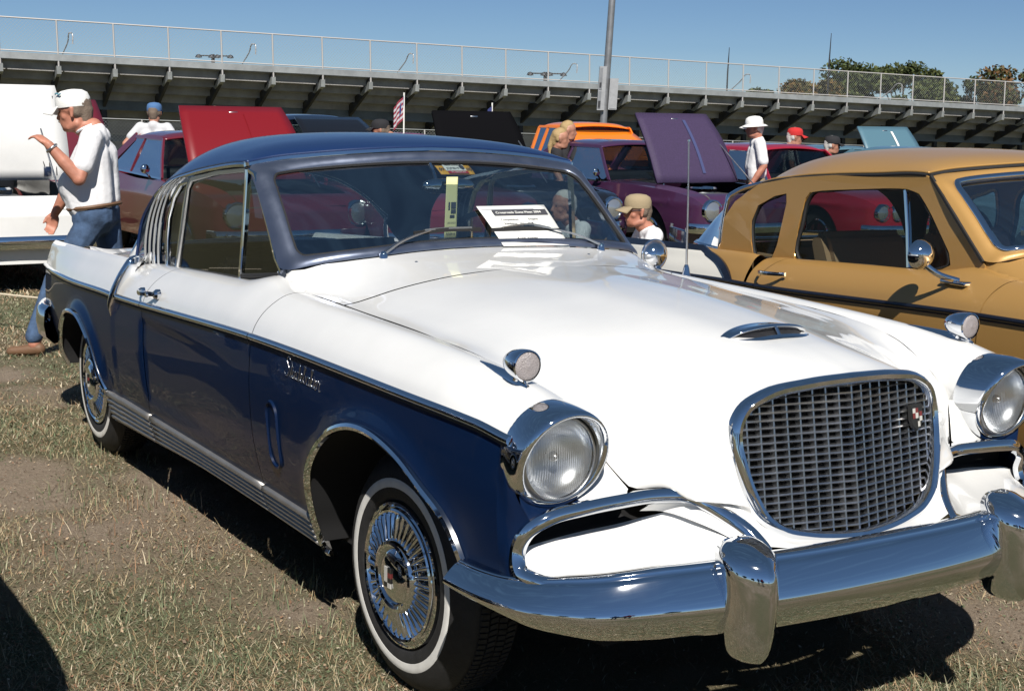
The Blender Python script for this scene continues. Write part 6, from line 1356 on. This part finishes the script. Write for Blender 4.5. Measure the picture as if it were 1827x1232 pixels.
    if cap is not None:
        A = np.linspace(0, 2*np.pi, 28, endpoint=False); Mx = Matrix.Rotation(hyaw, 3, 'Z') @ Matrix.Rotation(hpitch, 3, 'Y'); c0 = v['head']
        def ringc(r_, h, f=0.0): return np.array([c0+np.array(Mx @ Vector((f+r_*1.12*math.cos(a), r_*math.sin(a), h))) for a in A])
        G = np.array([ringc(.098, .022), ringc(.100, .040), ringc(.099, .075), ringc(.088, .108), ringc(.060, .127, .0), ringc(.02, .134), ringc(.002, .135)])
        cp = grid('cap', G, cap, b, closev=True); bw_ = np.linspace(-1.15, 1.15, 15)
        bf = D.get('brim', .085); br = np.array([[c0+np.array(Mx @ Vector(((.105+u*bf*math.cos(w*.95))*math.cos(w*.62*(1-.15*u)), .098*math.sin(w)*(1-.12*u), .030-.030*u-.012*w*w*(.4+u)))) for w in bw_] for u in np.linspace(-.15, 1, 7)])
        g = grid('cap_brim', br, cap, cp); solid(g, .005, 0)
        if D.get('fullbrim'):
            gb = np.array([ringc(.098, .030), ringc(.125, .020), ringc(.150, .004)]); o_ = grid('hat_brim', gb, cap, cp, closev=True); solid(o_, .004, 0)
    if vox < .012:
        for l in (-1, 1):
            lathe('eye', [(.001, .011), (.006, .009), (.010, .004), (.011, 0)], mat('eye_dark', (.03, .025, .02), .2), b, 10, q(.078, l*.033, .0), 'x', 1)
            blob('eyebrow', [(q(.090, l*.018, .022), .005, q(.084, l*.050, .022), .004)], hair or M_hairg, b, .004)
    return t, q, v, b
# the man walking past on the left, one hand raised
walk = dict(head=(.125, 0, 1.545), neck=(.005, 0, 1.44), sl=(-.035, .185, 1.375), sr=(.02, -.185, 1.375), el=(.015, .30, 1.125), wl=(.190, .33, 1.335), hdl=(.62, -.20, .42), hnl=(.3, -.2, -.9), er=(.23, -.235, 1.06), wr=(.345, -.235, .865), hdr=(.25, 0, -.9), pelvis=(-.02, 0, .90), hl=(-.01, .095, .86), hr=(-.03, -.095, .86), kl=(.21, .24, .47), al=(.30, .40, .085), kr=(-.08, -.10, .46), ar=(-.32, -.10, .13), curl=.55, brim=.095)
mt, q, v, mb = person('man in white cap, white t-shirt and jeans walking left with one hand raised', (-6.02, .02), math.atan2(-.853, -.521), walk, (M_tee, M_denim), cap=M_cap, hair=M_hairg, skin=M_skin2, vox=.0105, belly=.075, hpitch=.12, sleeve=.62)
blob('moustache', [(q(.098, -.022, -.064), .007, q(.104, 0, -.060), .009), (q(.104, 0, -.060), .009, q(.098, .022, -.064), .007)], M_hairg, mb, .004)
blob('shirt_collar', [(np.array([.045+.06*math.cos(a), .075*math.sin(a), 1.435-.030*math.cos(a)]), .010, np.array([.045+.06*math.cos(a+.45), .075*math.sin(a+.45), 1.435-.030*math.cos(a+.45)]), .010) for a in np.arange(0, 6.28, .45)], M_tee, mb, .006)
wd = v['wl']-v['el']; wd /= np.linalg.norm(wd); wc = v['wl']-wd*.03; aa = np.linspace(0, 2*np.pi, 20, endpoint=False); n1 = np.cross(wd, [0, 0, 1]); n1 /= np.linalg.norm(n1); n2 = np.cross(wd, n1)
tube('wrist_watch', wc+.034*(np.cos(aa)[:, None]*n1+np.sin(aa)[:, None]*n2), .009, M_steel, mb, 8, closed=True, caps=False)
tube('belt', np.array([(.012+.160*math.cos(a), .205*math.sin(a), .935-.022*math.cos(a)) for a in aa]), .014, M_leather, mb, 6, closed=True, caps=False)
text_mesh('cap_badge', '~', .10, mat('badge_blue', (.10, .25, .32), .8), mb, np.array(v['head'])+np.array([.075, .085, .075]), (-.75, .55, 0), (0, 0, 1), 'CENTER', .004)
back = math.atan2(CF[1], CF[0]); left = math.atan2(-CR[1], -CR[0]); right = math.atan2(CR[1], CR[0])
t, q, v, b = person('man in blue cap and grey shirt with red lettering, hands on hips, seen from behind', (-15.6, 3.38), back, dict(el=(-.10, .36, 1.18), wl=(.06, .20, 1.0), er=(-.10, -.36, 1.18), wr=(.06, -.20, 1.0)), (M_grey, M_denim), cap=M_capb, hair=M_hairg)
text_mesh('shirt_print', 'Studebaker', .075, M_red, b, (-.150, 0, 1.265), (0, -1, 0), (0, 0, 1), 'CENTER', .004, .2)
person('dark haired person whose head shows above the raised red hood', (-18.2, 5.2), left, {}, (M_blackc, M_denim), hair=M_hairg)
person('person in dark cap and white shirt bending beside the small flag', (-12.6, 5.52), left, dict(head=(.22, 0, 1.45), neck=(.10, 0, 1.38), sl=(.06, .18, 1.33), sr=(.06, -.18, 1.33)), (M_tee, M_denim), cap=M_blackc, hair=M_hairg)
person('woman with fair ponytail and black top beside the orange pickup', (-11.6, 7.22), right, dict(head=(.04, 0, 1.40), neck=(0, 0, 1.27), sl=(0, .15, 1.21), sr=(0, -.15, 1.21), el=(0, .2, .98), er=(0, -.2, .98)), (M_blackc, M_denim), hair=M_hairb, hairlong=True)
person('fair haired man in dark shirt standing behind the ponytailed woman', (-12.4, 7.85), right, dict(head=(.05, 0, 1.50), neck=(0, 0, 1.37), sl=(0, .18, 1.31), sr=(0, -.18, 1.31)), (M_blackc, M_denim), hair=M_hairb)
person('person in white cap and white shirt partly hidden behind the raised purple hood', (-12.2, 9.35), left, dict(head=(.10, 0, 1.42), neck=(.03, 0, 1.32), sl=(0, .18, 1.27), sr=(0, -.18, 1.27)), (M_tee, M_denim), cap=M_cap)
sit = dict(head=(.10, 0, .86), neck=(.02, 0, .72), sl=(.0, .18, .67), sr=(.0, -.18, .67), el=(.08, .25, .48), er=(.08, -.25, .48), wl=(.30, .15, .48), wr=(.30, -.15, .48), pelvis=(-.02, 0, .34), hl=(0, .09, .36), hr=(0, -.09, .36), kl=(.42, .10, .42), kr=(.42, -.10, .42), al=(.42, .10, .08), ar=(.42, -.10, .08))
t, q, v, b = person('man in tan cap and white t-shirt sitting between the two near coupes', (-5.95, 4.45), left+.15, sit, (M_tee, M_khaki), cap=mat('tan_cap_cloth', (.30, .235, .145), .9, bump=.2, bscale=80), hair=M_hairg, skin=M_skin2, vox=.0105, hyaw=.1)
for l in (-1, 1): tube('glasses_arm', [q(.085, l*.060, .004), q(.0, l*.095, .008)], .003, M_frame, b, 5)
person('grey haired person in pale shirt sitting, half hidden by the windscreen pillar', (-6.75, 4.25), left+.4, sit, (M_tee, M_khaki), hair=M_hairw, vox=.0105)
for i, (x, y, rz_) in enumerate(((-5.95, 4.45, left+.15), (-6.75, 4.25, left+.4))):
    ch_ = thing('folding_chair', ('folding chair under the man in the tan cap', 'folding chair under the grey haired person')[i], 'chair', (x, y, float(terrain(x, y, False))), rz_, 'folding chairs')
    boxm('seat', (-.20, -.24, .24), (.22, .24, .27), M_navy, ch_, .01); boxm('backrest', (-.26, -.24, .45), (-.23, .24, .72), M_navy, ch_, .01)
    for sx, sy in ((.2, -.23), (.2, .23), (-.22, -.23), (-.22, .23)): tube('leg', [(sx*1.1, sy, .0), (sx if sx > 0 else -.25, sy, .29 if sx > 0 else .74)], .012, M_steel, ch_, 8)
person('man in white hat and white shirt with glasses walking left behind the purple hood', (-10.35, 9.38), left, dict(fullbrim=1, el=(-.05, .25, 1.13), wl=(.10, .26, .90)), (M_tee, M_khaki), cap=M_cap, hair=M_hairw, skin=M_skin2, hpitch=.08, sleeve=.75)
person('man in red cap and grey shirt facing right among the cars', (-12.0, 11.42), right, dict(head=(.06, 0, 1.50), neck=(0, 0, 1.38), sl=(0, .18, 1.31), sr=(0, -.18, 1.31)), (M_grey, M_khaki), cap=M_capr, hair=M_hairw)
person('grey haired man in dark shirt facing right before the pale blue hood', (-11.8, 11.95), right, dict(head=(.06, 0, 1.40), neck=(0, 0, 1.27), sl=(0, .18, 1.21), sr=(0, -.18, 1.21)), (M_blackc, M_khaki), cap=M_blackc, hair=M_hairw)
# small flags on sticks
def flag(loc, label, stripes, h=1.85, sz=.22):
    z0 = float(terrain(loc[0], loc[1], False)); t = thing('flag', label, 'flag', (loc[0], loc[1], z0)); tube('flagstick', [(0, 0, .85), (0, 0, h)], .010, M_paper, t, 6)
    n = 9; e = np.array([-.52, -.85, 0])
    for k in range(n):
        z1 = h-.03-k*sz*1.2/n; z2 = z1-sz*1.2/n
        G = np.array([[e*u*sz*.55+np.array([.02*math.sin(9*u), 0, zz-.55*u*sz*1.2]) for u in np.linspace(0, 1, 6)] for zz in (z1, z2)])
        grid('stripe', G, (stripes[0] if k % 2 == 0 else stripes[1]), t)
    G = np.array([[e*u*sz*.24+np.array([.02*math.sin(9*u)+.006, -.006, zz-.55*u*sz*1.2]) for u in np.linspace(0, 1, 4)] for zz in (h-.03, h-.03-sz*.55)]); grid('canton', G, M_navyflag, t)
M_navyflag = mat('flag_navy', (.03, .04, .15), .9)
flag((-12.9, 5.75), 'small striped flag on a stick above the person in white', (mat('flag_red', (.22, .03, .05), .9), mat('flag_white', (.42, .42, .45), .9)), 1.92, .24)
flag((-13.6, 7.45), 'small blue pennant on a stick right of the raspberry roof', (M_navyflag, M_navyflag), 1.85, .16)
# papers in the windows of other cars
for (cx, cy, cz, w_, h_, m_, lab) in ((-11.10, 8.55, 1.02, .14, .24, M_yel, 'yellow card in the windscreen of the plum coupe'),):
    o = sheet('window_card', [(cx-.10, cy-w_/2, cz+h_/2), (cx-.10, cy+w_/2, cz+h_/2), (cx+.06, cy+w_/2, cz-h_/2), (cx+.06, cy-w_/2, cz-h_/2)], m_, lab, 'paper')
rp = thing('boundary_rope', 'thin pale rope strung low across the grass at the far left', 'rope', (-8.0, -1.0, 0))
tube('rope', cspline([(-4, -4, .38), (-1.5, -.9, .26), (1.0, .6, .22), (3.2, 1.6, .30)], 20), .008, mat('rope_fibre', (.55, .48, .36), .9), rp, 6)

# two onlookers behind the photographer, mirrored in the bumper chrome
person('onlooker in dark shirt behind the photographer, mirrored in the bumper', (6.2, -3.6), math.atan2(.5, -.86), {}, (M_capb, M_denim), hair=M_hairg, vox=.02)
person('onlooker in rust red shirt behind the photographer, mirrored in the bumper', (6.5, -2.9), math.atan2(.4, -.9), {}, (M_capr, M_denim), hair=M_hairb, vox=.02)
